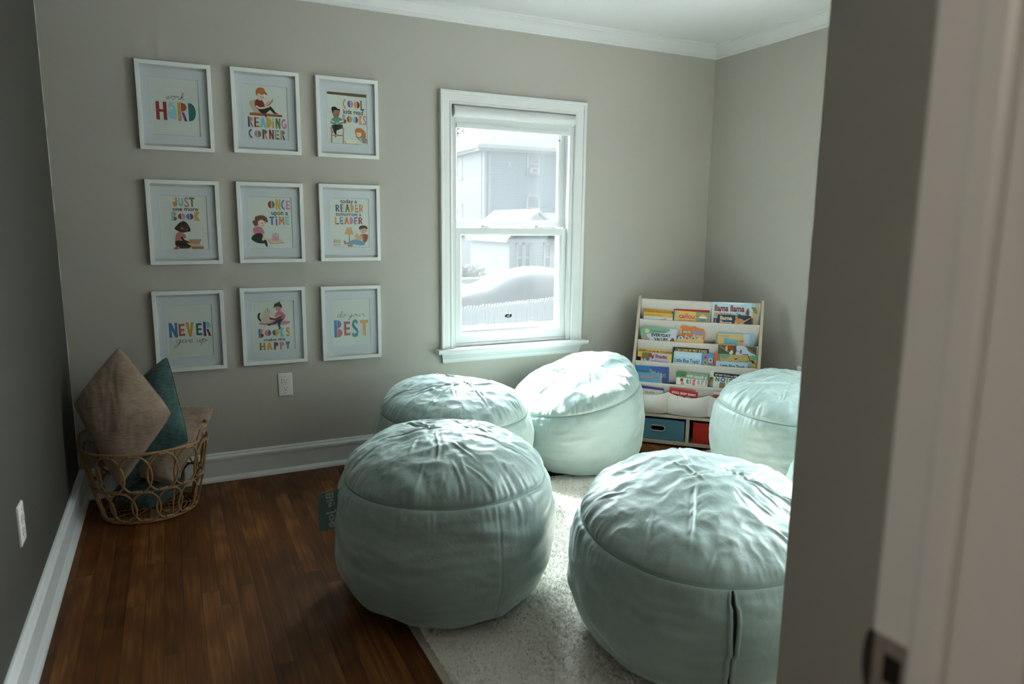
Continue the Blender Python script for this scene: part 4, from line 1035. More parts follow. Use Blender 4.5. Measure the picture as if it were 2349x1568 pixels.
def c_llama(a):
    a.rect(0, 0, .87, 1, K('#b2cdd6')); a.rect(.87, 0, 1, 1, K('#b3a386')); a.poly([(.1, 1), (.75, 1), (.6, .92), (.3, .93)], K('#d7e3e6'))
    text(a, 'llama llama', .055, .60, .695, .88, K('#7d1a1c'), .035); text(a, 'misses', .055, .36, .42, .60, K('#c8833f'), .03); text(a, 'mama', .045, .10, .5, .30, K('#7d1a1c'), .035)
    a.blob([(.83, .98), (.90, .98), (.92, .84), (.86, .80)], K('#8fbccb')); a.blob([(.84, .82), (.93, .80), (.97, .58), (.92, .56), (.87, .70)], K('#8a7440')); a.blob([(.72, .5), (.75, .74), (.79, .74), (.80, .48)], K('#9a7048')); a.blob([(.745, .52), (.755, .68), (.775, .68), (.78, .5)], K('#5a3020'))
    a.rect(.85, 0, .89, .36, K('#8a5a30')); a.curve([(.53, .56), (.56, .50), (.63, .46)], .003, K('#2a2420'))
def c_llama2(a):
    text(a, 'llama', .08, .52, .44, .90, K('#d8c49a'), .03); text(a, 'llama', .08, .08, .44, .46, K('#d8c49a'), .03)
    a.blob([(.52, .1), (.53, .55), (.62, .72), (.75, .66), (.80, .4), (.78, 0), (.55, 0)], K('#b07f4c')); a.blob([(.55, .6), (.53, .92), (.58, .95), (.62, .66)], K('#b07f4c')); a.blob([(.77, .5), (.9, .72), (.98, .86), (.97, .74), (.80, .38)], K('#b07f4c'))
    for x, z in ((.56, .2), (.72, .16)): a.ell(x, z, .035, .13, '#e8e4da'); a.ell(x + .005, z, .014, .06, '#15120f')
def c_values(a):
    a.rect(0, 0, 1, 1, K('#c2c8d2')); a.blob([(0, .1), (0, 1), (.75, 1), (.72, .72), (.35, .62), (.15, .55), (.1, .3)], K('#7fa98c')); a.ell(.13, .76, .07, .15, K('#cfc48e')); text(a, 'The Berenstain Bears', .24, .72, .70, .84, K('#2a6a72'), .02)
    text(a, 'EVERYDAY', .27, .40, .83, .62, '#15140f', .035); text(a, 'VALUES', .35, .10, .75, .33, '#15140f', .035); a.blob([(.0, 0), (.02, .5), (.1, .45), (.22, .2), (.14, 0)], K('#a58f80'))
    a.blob([(.8, .06), (.86, .34), (.92, .34), (.95, .08)], K('#8a4a28')); a.ell(.875, .08, .085, .07, K('#a05a30'))
def c_cloud(a):
    a.rect(.10, .58, .46, .72, K('#5f8a5a')); text(a, 'SESAME STREET', .12, .60, .44, .70, '#e4e0d4', .02); text(a, 'Rockin', .52, .60, .92, .80, K('#5f9fcf'), .04); text(a, 'Shoebox!', .52, .42, .94, .57, K('#8fbfe0'), .03)
    a.rect(.0, .3, .06, .85, K('#d8a860')); a.ell(.25, .42, .04, .07, K('#d8a0a0'))
def c_tabs(a):
    a.rect(0, 0, 1, 1, K('#d2b070')); text(a, 'A story', .34, .1, .74, .5, '#ddd4b8', .04)
def c_bluey(a):
    a.rect(0, 0, .82, 1, K('#c9ad78')); a.rect(.82, 0, 1, 1, K('#b9c2cd')); a.rect(0, 0, .06, 1, K('#a09a70'))
    for k in range(16): a.ell(.03 + .018 * math.sin(k * 2.3), .04 + .06 * k, .011, .02, '#2a2a20')
    text(a, 'Bluey', .25, .12, .68, .70, K('#5fa9c2'), .055); text(a, 'A Little Golden Book', .11, .80, .40, .90, K('#6a5a30')); a.curve([(.70, .40), (.73, .52), (.75, .40), (.78, .54), (.80, .42), (.84, .55)], .004, K('#c05a50')); a.blob([(.86, 0), (.93, .2), (.95, .16), (.9, 0)], K('#20242a'))
def c_trucks(a):
    a.rect(0, 0, 1, 1, K('#a9b3c9')); a.blob([(.1, .72), (.42, .74), (.30, .4), (.12, .3)], K('#7a7340')); a.rect(0, .78, 1, 1, K('#d8ac4c')); a.rect(0, 0, .12, .80, K('#d8ac4c')); a.rect(0, 0, .1, .42, '#16140f'); a.rect(.92, 0, 1, .80, K('#d8ac4c'))
    for x in [.02 + .036 * k for k in range(6)] + [.83 + .036 * k for k in range(5)]: a.poly([(x - .01, .81), (x + .008, .81), (x + .03, .98), (x + .012, .98)], '#16140f')
    text(a, 'TOUCH AND FEEL TRUCKS', .23, .83, .82, .95, '#2a2114', .03); text(a, 'Big Trucks', .33, .36, .86, .68, K('#b3202a'), .045); text(a, 'Getting the job done', .42, .12, .86, .26, K('#b3202a'), .02); a.rect(.17, 0, .2, .5, K('#b0502a')); a.ell(.3, .32, .06, .14, K('#4f6a40'))
def c_sounds(a): a.rect(0, 0, 1, .72, K('#2f6f66')); a.rect(0, .72, 1, 1, '#17140f'); text(a, 'I CAN LEARN MY FIRST SOUNDS', .07, .78, .96, .94, '#d8b97a', .03)
def c_say(a):
    a.rect(0, 0, .70, 1, K('#aecbda')); a.rect(.70, 0, 1, 1, K('#4f93c9')); text(a, 'What Do You Say', .05, .60, .64, .84, '#d4e0e6', .02); text(a, 'Little Blue Truck?', .03, .22, .66, .52, K('#2a5a86'), .03)
    for x, z, c in ((.80, .74, '#c9605c'), (.93, .54, '#cdb592'), (.80, .36, '#bfa268'), (.93, .18, '#8a6a4a')): a.ell(x, z, .055, .17, K(c)); a.ell(x, z, .03, .09, K('#7a5a44'))
def c_woods(a):
    a.rect(0, 0, 1, 1, K('#4f4a34')); a.rect(0, .96, 1, 1, K('#c9ac5f')); a.blob([(.19, .78), (.24, .9), (.25, .5), (.2, .42)], K('#c29a6a')); a.blob([(.26, .94), (.34, .9), (.42, .5), (.36, .42), (.3, .6)], K('#8a4530')); a.blob([(.30, .25), (.36, .52), (.40, .3), (.34, .12)], K('#c5c8c4'))
    a.blob([(.49, .95), (.72, .90), (.80, .5), (.98, .12), (.5, .10), (.49, .5)], K('#b6c6da')); a.ell(.60, .42, .03, .22, K('#a8643c')); a.curve([(.5, .42), (.62, .42)], .002, K('#4a3a2a')); a.curve([(.66, .18), (.78, .18)], .005, K('#2d4a72')); a.ell(.66, .18, .015, .05, K('#2d4a72')); a.ell(.78, .18, .015, .05, K('#2d4a72'))
    for x0, x1 in ((.8, .96), (.84, .99), (.78, .9)): a.curve([(x0 - .06, .9), (x0, .6), (x1, .3)], .002, K('#8f8468'))
    for k in range(20): a.ell(.03 + .42 * ((k * .618) % 1), .08 + .8 * ((k * .377) % 1), .008, .025, K('#c9c0a4'))
def c_halloween(a):
    a.rect(0, 0, 1, 1, K('#b39a5f')); a.blob([(0, 1), (.3, 1), (.2, .7), (.05, .8)], K('#6f9378')); a.ell(.92, .86, .1, .16, K('#5f9a6a')); text(a, "Little Blue Truck's", .09, .26, .86, .60, K('#dbe8ec'), .06); text(a, "Little Blue Truck's", .09, .26, .86, .60, K('#4a86a0'), .02)
    a.blob([(.40, .80), (.45, .73), (.48, .76), (.54, .84), (.48, .70), (.45, .66)], '#2a241a'); a.curve([(.78, .98), (.82, .70), (.9, .62), (.98, .42)], .004, '#2a2418'); a.curve([(.72, .6), (.82, .62), (.88, .64)], .0025, '#2a2418'); a.ell(.9, .58, .035, .1, '#3a2f22'); a.curve([(.02, .98), (.04, .6), (.1, .4)], .003, '#2a2418')
def c_truck(a):
    a.rect(0, 0, .93, 1, K('#a3c2d4')); a.rect(.93, 0, 1, 1, K('#8fa3ae')); text(a, 'Little Blue Truck', .14, .18, .86, .66, K('#26405a'), .03); a.rect(.945, .1, .985, .6, K('#5f7480'))
def c_colors(a):
    a.rect(0, 0, 1, 1, K('#2f78a6')); a.poly([(.45, 1), (1, 1), (1, 0), (.70, 0)], K('#3a5a9a')); a.poly([(.72, 1), (1, 1), (1, .3)], K('#3f4f90')); a.blob([(0, .0), (0, .22), (.1, .28), (.16, 0)], K('#b58a3f')); text(a, 'Sleepy', .14, .60, .40, .78, K('#5a5a60'), .02); text(a, 'Time', .43, .56, .62, .80, K('#c9a06a'), .02); text(a, 'Colors', .66, .40, .92, .72, K('#c9a06a'), .02); a.blob([(.78, 0), (.8, .16), (.86, .16), (.88, 0)], K('#a8742f'))
def c_wake(a):
    a.rect(0, 0, .96, 1, K('#5a9ab6')); a.rect(.96, 0, 1, 1, K('#c9b48a')); text(a, 'HEY! WAKE UP!', .13, .52, .86, .76, K('#c8807a'), .045)
    for x in (.3, .5, .68): a.blob([(x, 0), (x + .02, .26), (x + .04, 0)], K('#c9a04a'))
def c_tiger(a):
    a.rect(0, .60, 1, 1, K('#7f9f7f')); a.rect(0, .14, .97, .60, '#dedfd8'); a.rect(0, 0, 1, .14, K('#3f6f42')); a.rect(.97, 0, 1, 1, K('#3a6a3e')); a.blob([(0, 1), (.3, 1), (.25, .68), (.1, .72), (0, .6)], K('#4a7f4a'))
    text(a, 'NEVER', .32, .68, .52, .84, '#dfe2d8', .03); text(a, 'touch a', .55, .66, .93, .88, '#dfe2d8', .03)
    for c, x, col in zip('tiger!', (.30, .42, .50, .64, .77, .90), ('#3f93a0', '#d88a5a', '#d0708a', '#aeb8a4', '#b3a0c0', '#d8807a')):
        text(a, c, x, .16 if c == 'g' else .24, x + (.05 if c in 'i!' else .10), .58 if c != 'i' else .58, K(col), .06)
    a.ell(.17, .46, .05, .12, K('#b0442a')); a.ell(.20, .24, .055, .09, K('#d0a07a')); a.curve([(.1, .6), (.18, .8), (.27, .7)], .003, K('#5a3a20'))
    for x in (.3, .44, .56, .68): a.rect(x, 0, x + .05, .08, K('#d08a3a'))
def c_noisy(a):
    a.rect(0, 0, 1, .76, '#d4d5d2'); a.rect(0, .76, 1, 1, '#16130f'); text(a, 'MY FIRST TOUCH and FEEL SOUND BOOK', .04, .81, .95, .93, '#d8d4cc', .03)
    for c, x0, x1, col in zip('NOISY', (.05, .18, .335, .40, .52), (.155, .31, .37, .50, .64), ('#2f7f4a', '#3a6fa8', '#9a9a4a', '#3f8f9a', '#7a9a3f')): text(a, c, x0, .48, x1, .74, K(col), .06)
    text(a, 'P', .37, .10, .48, .44, K('#c02a2e'), .06); a.blob([(.18, .08), (.17, .4), (.24, .44), (.31, .40), (.30, .08)], K('#8f7a5a')); a.ell(.20, .44, .02, .04, K('#8f7a5a')); a.ell(.285, .44, .02, .04, K('#8f7a5a')); a.blob([(.6, .44), (.66, .56), (.74, .54), (.78, .44)], K('#a58058')); a.blob([(.72, .54), (.70, .68), (.75, .6)], K('#a58058'))
def c_white(a): a.rect(0, .62, .2, 1, '#d8d8d2'); a.rect(0, .36, .2, .66, K('#2f6f4a')); a.ell(.06, .46, .04, .13, K('#d88a3a')); a.rect(0, 0, .2, .36, K('#b0b4bc'))
def c_purple(a): a.ell(.17, .44, .05, .2, '#d4d4dc'); a.ell(.17, .44, .03, .12, K('#4a3486')); text(a, 'ittle', .27, .2, .56, .62, '#d4d4dc', .03); a.ell(.66, .7, .02, .06, '#d8c8d8'); a.ell(.92, .5, .02, .06, K('#d8b050')); a.blob([(.72, .2), (.76, .5), (.8, .2)], K('#d8a040'))
def c_guess(a): a.rect(0, 0, 1, 1, K('#cfccc0')); text(a, 'GUESS', .29, .34, .66, .62, '#23221e', .01)
def c_pink(a): a.rect(0, 0, 1, 1, K('#c05a5e')); a.ell(.55, .5, .1, .16, K('#cf9a94'))
def c_baby(a): a.rect(0, 0, 1, 1, K('#b01f28')); text(a, 'OOO, BABY BABY!', .08, .40, .93, .74, '#e0d8c8', .045); a.ell(.40, -.05, .13, .32, '#dcd8cc'); a.ell(.68, -.05, .13, .32, '#dcd8cc'); a.ell(.40, -.05, .09, .22, K('#6a9a90')); a.ell(.68, -.05, .09, .22, K('#6a9a90'))
def c_brown(a):
    a.rect(0, 0, 1, 1, K('#a8804e'))
    for k in range(9): a.rect(.03 + .11 * k, .1, .06 + .11 * k, .6, K('#c9ab7a'))
    a.rect(0, .68, 1, 1, '#d8d6cc')
def c_red(a): a.rect(0, 0, 1, 1, K('#b3261f')); text(a, 'Mo', .20, .30, .46, .74, K('#d8a850'), .04); a.ell(.40, .05, .08, .16, K('#3f5fa0')); a.ell(.10, .6, .02, .07, K('#3f8f5a'))
cloud = [(.5, 0), (.5, .25), (.49, .62), (.44, .80), (.36, .88), (.28, .86), (.20, .90), (.08, 1.0), (-.04, .96), (-.12, .90), (-.22, .99), (-.36, 1.0), (-.47, .96), (-.5, .85), (-.5, 0)]
BK = [
 (1, 2, -.073, .093, .769, -3.1, K('#b8862c'), 'yellow edged book behind the white one, top left of the shelf', c_yellow, {}),
 (1, 1, -.071, .101, .752, -1.2, K('#d0a650'), 'white and yellow toddler book at the top left of the shelf', c_toddler, dict(rnd=.006)),
 (1, 2, .103, .309, .779, .1, K('#a8332c'), 'red edged book behind the yellow and olive book, top row middle', None, {}),
 (1, 1, .110, .316, .769, -1.4, K('#d3aa55'), 'yellow and olive book with red title, middle of the top row', c_farm, {}),
 (1, 2, .322, .582, .831, .4, K('#b2cdd6'), 'tall pale blue book with a dark red title at the top right of the shelf', c_llama, dict(thick_=.008)),
 (1, 1, .356, .543, .759, .1, K('#2a3850'), 'small navy book with a tan animal, in front of the tall pale blue one', c_llama2, dict(rnd=.007)),
 (2, 1, -.068, .133, .666, -.3, K('#8f9f8a'), 'everyday values book with green and grey cover, second row left', c_values, {}),
 (2, 2, .152, .295, .686, -2.2, K('#c8743a'), 'orange cloud shaped board book in the middle of the second row', c_cloud, dict(outline=cloud, vh=.107)),
 (2, 1, .135, .287, .611, 1.1, K('#d2b070'), 'yellow board book with four round picture tabs on top', c_tabs, dict(rnd=.004)),
 (2, 2, .369, .569, .664, -1.4, K('#8fbbd2'), 'light blue board book behind the beige book, second row right', None, dict(rnd=.008)),
 (2, 1, .355, .541, .656, 1.4, K('#c9ad78'), 'beige book with big pale blue title, second row right', c_bluey, {}),
 (3, 1, -.083, .116, .540, -1.5, K('#d8ac4c'), 'big trucks book with yellow and black striped edges', c_trucks, {}),
 (3, 2, .118, .322, .563, 0, '#1c1914', 'black edged first sounds book, third row middle', c_sounds, dict(vh=.11)),
 (3, 1, .127, .352, .540, -.9, K('#aecbda'), 'pale blue sound book with four round buttons at its right', c_say, dict(rnd=.014)),
 (3, 3, .373, .583, .597, .5, K('#5a5338'), 'dark woodland picture book standing tall at the third row right', c_woods, dict(vh=.062, thick_=.006, off=.0215, lean=2.2)),
 (3, 2, .377, .588, .543, .5, K('#b39a5f'), 'tan book with bat and bare branches in the third row', c_halloween, dict(off=.0135, thick_=.007, lean=3.0)),
 (3, 1, .367, .553, .501, -.7, K('#a3c2d4'), 'low pale blue book in front of the tan bat and branches book', c_truck, dict(rnd=.007, off=.006, thick_=.0065, lean=4)),
 (3, 3, .354, .372, .548, 1.4, K('#c8602c'), 'narrow orange book edge left of the tan bat book', None, dict(thick_=.008, off=.012, lean=3)),
 (4, 2, -.092, .106, .448, .6, K('#2f78a6'), 'blue sleepy time colors book in the fourth row left', c_colors, dict(rnd=.01)),
 (4, 1, -.076, .068, .411, .7, K('#5a9ab6'), 'small blue hey wake up book in front of the larger blue one', c_wake, dict(rnd=.008)),
 (4, 1, .154, .336, .429, -1.7, K('#3f6f42'), 'green and white never touch a tiger book, fourth row middle', c_tiger, {}),
 (4, 1, .361, .576, .438, -1.9, '#1c1914', 'white noisy book with black header and a tabby cat', c_noisy, dict(rnd=.012)),
 (4, 2, .341, .544, .444, -.5, K('#c9c9c2'), 'pale book peeking out left of the noisy cat book', c_white, dict(rnd=.01)),
 (5, 2, -.049, .090, .334, -4.0, K('#4a3486'), 'purple board book in the lowest pocket', c_purple, dict(rnd=.008)),
 (5, 1, -.062, .087, .322, -2.4, K('#cfccc0'), 'off white guess board book in front of the purple one', c_guess, dict(rnd=.006)),
 (5, 2, .121, .267, .341, -3.2, K('#c05a5e'), 'pink board book behind the red baby book in the lowest pocket', c_pink, dict(rnd=.008)),
 (5, 1, .123, .282, .332, -4.0, K('#b01f28'), 'red ooo baby baby board book in the lowest pocket', c_baby, dict(rnd=.008)),
 (5, 2, .368, .522, .339, -.3, K('#a8804e'), 'brown striped board book in the lowest pocket at the right', c_brown, dict(rnd=.006)),
 (5, 1, .374, .529, .319, -1.5, K('#b3261f'), 'red board book with yellow title beside the bright bean bag', c_red, dict(rnd=.006)),
]
for t_, l_, a_, b_, z_, r_, sp, lab_, dr, kw in BK:
    bo = book(t_, l_, a_, b_, z_, r_, sp, lab_, dr, **kw)
    if dr is c_tabs:
        for x, c, c2 in ((-.054, '#a8c8d4', '#3a5a5a'), (-.018, '#c99ab8', '#7a2a3a'), (.018, '#b0bfa4', '#4a5f8a'), (.054, '#d8a070', '#d0c8b8')):
            mb = MB(); hb = .017 + .095
            mb.prism([(x + .0175 * math.cos(t), hb - .002 + .0185 * math.sin(t)) for t in [PI * k / 12 for k in range(13)]], 'y', -.001, .0015, ink(K(c)))
            aa = Art(mb, x - .0175, hb - .002, .035, .0185, -.0011); aa.ell(.5, .4, .16, .26, K(c2)); fix_normals(mb.build('index_tab', bo))
# ------------------------------------------------------------------ rattan basket
def rattan():
    m = principled('rattan', (0.33, 0.19, 0.08), 0.5, 0.35, var=0.25, vscale=40, bump=.25, bscale=260)
    return m
M_RAT = rattan()
BX, BY = .290, -.258
bk_ = tag(empty('wicker_basket', (BX, BY, 0)), 'round open rattan basket holding pillows in the left corner', 'basket')
def brad(z):   # basket profile: radius x, radius y
    t = z / .335
    k = .178 + (.250 - .178) * (t ** .75)
    return k, k * .90
def bpt(th, z, dr=0):
    rx, ry = brad(z); return ((rx + dr) * math.cos(th), (ry + dr) * math.sin(th), z)
Z0, Z1, Z2 = .012, .150, .315
def rim_z(th):       # the rim steps up at the two handles
    d = abs((th - math.radians(160) + PI) % (2 * PI) - PI); d2 = abs((th - math.radians(-8) + PI) % (2 * PI) - PI)
    q = min(d, d2); s = 1 / (1 + math.exp((q - .42) / .025))
    return .322 + .048 * s
def wrap(pts, r, n=6):
    """bound cane: little ridges along the rod"""
    return [r * (1 + .12 * math.sin(i * 1.9)) for i in range(len(pts))]
mb = MB(); pts = [(*bpt(t, .322)[:2], rim_z(t)) for t in [2 * PI * k / 220 for k in range(220)]]; mb.tube(pts, wrap(pts, .0062), M_RAT, 8, closed=True); mb.build('rim', bk_, smooth=True)
mb = MB(); pts = [bpt(t, Z1) for t in [2 * PI * k / 140 for k in range(140)]]; mb.tube(pts, wrap(pts, .0036), M_RAT, 7, closed=True); mb.build('middle_ring', bk_, smooth=True)
mb = MB(); pts = [bpt(t, .008, .002) for t in [2 * PI * k / 160 for k in range(160)]]; mb.tube(pts, wrap(pts, .0065), M_RAT, 8, closed=True)
for j in range(1, 10): mb.tube([(.178 * j / 10 * math.cos(t), .16 * j / 10 * math.sin(t), .007) for t in [2 * PI * k / 60 for k in range(60)]], .0032, M_RAT, 5, closed=True)
for k in range(12): a = 2 * PI * k / 12; mb.tube([(.01 * math.cos(a), .01 * math.sin(a), .011), (.174 * math.cos(a), .156 * math.sin(a), .011)], .003, M_RAT, 5)
mb.build('woven_base', bk_, smooth=True)
NH = 14
for row, (za, zb, off, wd) in enumerate(((Z1, Z2, .12, 1.16), (Z0, Z1, .40, 1.16))):
    for k in range(NH):
        tc = 2 * PI * (k + off) / NH
        wdt = PI / NH * wd
        pts = []
        for q in range(36):
            t = 2 * PI * q / 36
            cs, sn = math.cos(t), math.sin(t)
            cs = math.copysign(abs(cs) ** .85, cs)
            pts.append(bpt(tc + wdt * cs * (1 - .10 * sn), (za + zb) / 2 + (zb - za) / 2 * sn, .003 if q % 2 else .003))
        mb = MB(); mb.tube(pts, .0047, M_RAT, 7, closed=True); mb.build('hoop', bk_, smooth=True)
        for zz in (za, zb):
            if row == 1 and zz == zb: continue
            c_ = [bpt(tc + wdt * .30 * s_, zz + (.004 if zz < .3 else 0), .002) for s_ in np.linspace(-1, 1, 9)]
            mb = MB(); mb.tube(c_, wrap(c_, .0075), M_RAT, 8); mb.build('binding', bk_, smooth=True)
for th in (-62, 118, 25, 205):
    a = math.radians(th); pts = [bpt(a, z, -.004) for z in np.linspace(.008, .322, 24)]
    mb = MB(); mb.tube(pts, wrap(pts, .0033), M_RAT, 6); mb.build('upright', bk_, smooth=True)

# ------------------------------------------------------------------ pillows
def chenille(name, c0, c1, sc=1):
    m, nt, out = new_mat(name); N = nt.nodes.new
    b = N('ShaderNodeBsdfPrincipled'); b.inputs['Roughness'].default_value = .8; b.inputs['Specular IOR Level'].default_value = .2
    b.inputs['Sheen Weight'].default_value = .35; b.inputs['Sheen Roughness'].default_value = .4
    tc = N('ShaderNodeTexCoord'); mp = N('ShaderNodeMapping'); mp.inputs['Scale'].default_value = (18, 18, 75); mp.inputs['Rotation'].default_value = (.2, .45, 0)
    link(nt, tc, 'Object', mp, 0)
    n1 = N('ShaderNodeTexNoise'); n1.inputs['Scale'].default_value = 2.2; n1.inputs['Detail'].default_value = 6; n1.inputs['Roughness'].default_value = .65
    link(nt, mp, 0, n1, 'Vector')
    n2 = N('ShaderNodeTexNoise'); n2.inputs['Scale'].default_value = 9; n2.inputs['Detail'].default_value = 3; link(nt, tc, 'Object', n2, 'Vector')
    mx = N('ShaderNodeMath'); mx.operation = 'ADD'; link(nt, n1, 'Fac', mx, 0); link(nt, n2, 'Fac', mx, 1)
    mh = N('ShaderNodeMath'); mh.operation = 'MULTIPLY'; mh.inputs[1].default_value = .5; link(nt, mx, 0, mh, 0)
    r = N('ShaderNodeValToRGB'); e = r.color_ramp.elements; e[0].position = .36; e[0].color = (*c0, 1); e[1].position = .64; e[1].color = (*c1, 1)
    link(nt, mh, 0, r, 0); link(nt, r, 0, b, 'Base Color')
    bp = N('ShaderNodeBump'); bp.inputs['Strength'].default_value = .3; bp.inputs['Distance'].default_value = .003; link(nt, n1, 'Fac', bp, 'Height'); link(nt, bp, 0, b, 'Normal'); link(nt, b, 0, out, 0)
    return m
M_TAUPE = chenille('taupe_chenille', (0.225, 0.153, 0.105), (0.40, 0.298, 0.225))
M_TEALC = chenille('teal_chenille', (0.022, 0.052, 0.050), (0.095, 0.17, 0.16))
def pillow(corners, thick_, mat, label, seed, front=1):
    """four corners in order; puffed, pinched corners"""
    C = [np.array(c, float) for c in corners]; o0 = sum(C) / 4
    C = [c - o0 for c in C]
    n = np.cross(C[2] - C[0], C[3] - C[1]); n /= np.linalg.norm(n)
    N_ = 61; uu = np.linspace(-1, 1, N_); U, Vv = np.meshgrid(uu, uu)
    def face(sg):
        # edges bow inwards between the corners
        bow = .012
        u = U * (1 - bow * (1 - Vv ** 2)); v = Vv * (1 - bow * (1 - U ** 2))
        cr = 1 - .05 * np.abs(U * Vv) ** 5; u = u * cr; v = v * cr
        a = (u + 1) / 2; b = (v + 1) / 2
        P = (1 - a)[..., None] * (1 - b)[..., None] * C[0] + a[..., None] * (1 - b)[..., None] * C[1] + a[..., None] * b[..., None] * C[2] + (1 - a)[..., None] * b[..., None] * C[3]
        puff = ((1 - U ** 2) * (1 - Vv ** 2)) ** .42
        puff = puff * (1 + .10 * perlin(U * 1.4 + seed, Vv * 1.4, sg))
        wr = perlin(U * 5 + seed, Vv * 5 + 2 * U, sg * 3) * .0035 + -np.abs(perlin(U * 3.5 - Vv * 3, Vv * 2.2 + seed, 4)) * .005
        corner = np.clip((np.abs(U) + np.abs(Vv) - 1.1) / .8, 0, 1)
        pl_ = perlin(U * 12 + seed, Vv * 12, 7) * .006 * corner
        return P + (n * sg)[None, None] * ((puff * thick_ / 2) + (wr + pl_) * np.clip(puff * 2, 0, 1))[..., None]
    A, B = face(1), face(-1)
    e = tag(empty('pillow', tuple(o0)), label, 'pillow', 'pillows piled in the basket')
    V = np.concatenate([A.reshape(-1, 3), B.reshape(-1, 3)])
    F = []
    for j in range(N_ - 1):
        for i in range(N_ - 1):
            a = j * N_ + i; F.append((a, a + 1, a + N_ + 1, a + N_)); a += N_ * N_; F.append((a, a + N_, a + N_ + 1, a + 1))
    mb = MB(); mb.add([tuple(v) for v in V], F, mat); o = mb.build('cover', e, smooth=True)
    b = bmesh.new(); b.from_mesh(o.data); bmesh.ops.remove_doubles(b, verts=b.verts, dist=.0004); bmesh.ops.recalc_face_normals(b, faces=b.faces); b.to_mesh(o.data); b.free()
    ring = [A[0, i] for i in range(0, N_ - 1, 2)] + [A[i, N_ - 1] for i in range(0, N_ - 1, 2)] + [A[N_ - 1, i] for i in range(N_ - 1, 0, -2)] + [A[i, 0] for i in range(N_ - 1, 0, -2)]
    mb = MB(); mb.tube([tuple(p) for p in ring], .0026, mat, 6, closed=True); mb.build('welt', e, smooth=True)
    return e
pillow([(.215, -.190, .735), (.405, -.395, .462), (.185, -.405, .165), (.035, -.300, .520)], .205, M_TAUPE, 'large taupe pillow standing on its corner in the basket', 3)
pillow([(.397, -.125, .668), (.462, -.300, .300), (.180, -.290, .095), (.150, -.120, .450)], .15, M_TEALC, 'dark teal pillow standing between the two taupe pillows', 8)
pillow([(.592, -.130, .405), (.385, -.395, .145), (.155, -.230, .190), (.300, -.070, .420)], .15, M_TAUPE, 'taupe pillow leaning out over the right rim of the basket', 14)
pillow([(.445, -.265, .085), (.290, -.405, .060), (.130, -.250, .085), (.300, -.115, .200)], .095, M_TEALC, 'dark teal pillow lying flat on the floor of the basket', 20)

# ------------------------------------------------------------------ rug
M_RUG = principled('cream_rug_pile', (0.84, 0.79, 0.71), 0.95, 0.1, var=0.12, vscale=90, bump=.5, bscale=300)
M_RUGB = principled('rug_binding', (0.50, 0.44, 0.36), 0.9, 0.1, var=0.1, vscale=200, bump=.4, bscale=900)
RX0, RX1, RYa, RYb = 1.044, 3.36, -2.50, -.690
rug = tag(empty('area_rug', (RX0, RYb, 0)), 'cream shaggy rug on the wooden floor under the bean bags', 'rug')
mb = MB(); mb.box(0, RX1 - RX0, RYa - RYb, 0, .0005, .006, M_RUGB); mb.build('backing', rug, bevel=.002)
st = .0058
nx, ny = int((RX1 - RX0 - .028) / st), int((RYb - RYa - .006) / st)
gx = np.linspace(.024, RX1 - RX0 - .004, nx); gy = np.linspace(RYa - RYb + .003, -.003, ny)
X, Y = np.meshgrid(gx, gy); rs_ = np.random.RandomState(4)
Zr = .0125 + .0060 * perlin(X * 55, Y * 55, 1) + .0050 * perlin(X * 110, Y * 110, 5) + rs_.normal(size=X.shape) * .0028 + .003 * perlin(X * 9, Y * 9, 2)
ed = np.minimum(np.minimum(X - .024, RX1 - RX0 - .004 - X), np.minimum(-.003 - Y, Y - (RYa - RYb + .003)))
Zr = np.clip(Zr, .004, None) * np.clip(.35 + ed / .012, 0, 1) + .002
X = X + rs_.normal(size=X.shape) * .0018; Y = Y + rs_.normal(size=Y.shape) * .0018
tag(grid_object('pile', np.stack([X, Y, Zr], -1), nx, ny, [M_RUG], rug, smooth=True), kind='stuff')
# loose tufts standing up from the pile
mb = MB(); rr = random.Random(3)
for k in range(56000):
    x = rr.uniform(.03, 1.75); y = rr.uniform(-1.75, -.01)
    if k % 9 == 0: x = rr.uniform(.026, RX1 - RX0 - .01); y = rr.choice((-.006, -.012)) + rr.uniform(-.004, .004)
    a = rr.uniform(0, 2 * PI); l = rr.uniform(.009, .018); tl = rr.uniform(.2, .9); ww = rr.uniform(.0008, .0016)
    dx, dy = math.cos(a), math.sin(a); z0 = .008
    p0 = (x - dy * ww, y + dx * ww, z0); p1 = (x + dy * ww, y - dx * ww, z0)
    mx_, my_ = x + dx * l * tl * .5, y + dy * l * tl * .5; z1 = z0 + l * .75
    p2 = (mx_ + dy * ww, my_ - dx * ww, z1); p3 = (mx_ - dy * ww, my_ + dx * ww, z1)
    tx_, ty_ = x + dx * l * tl * 1.3, y + dy * l * tl * 1.3
    b_ = len(mb.v); mb.v += [p0, p1, p2, p3, (tx_, ty_, z0 + l * .85)]; i_ = mb.mi(M_RUG)
    mb.f += [(b_, b_ + 1, b_ + 2, b_ + 3), (b_ + 3, b_ + 2, b_ + 4)]; mb.m += [i_, i_]
tag(mb.build('tufts', rug, smooth=True), kind='stuff')
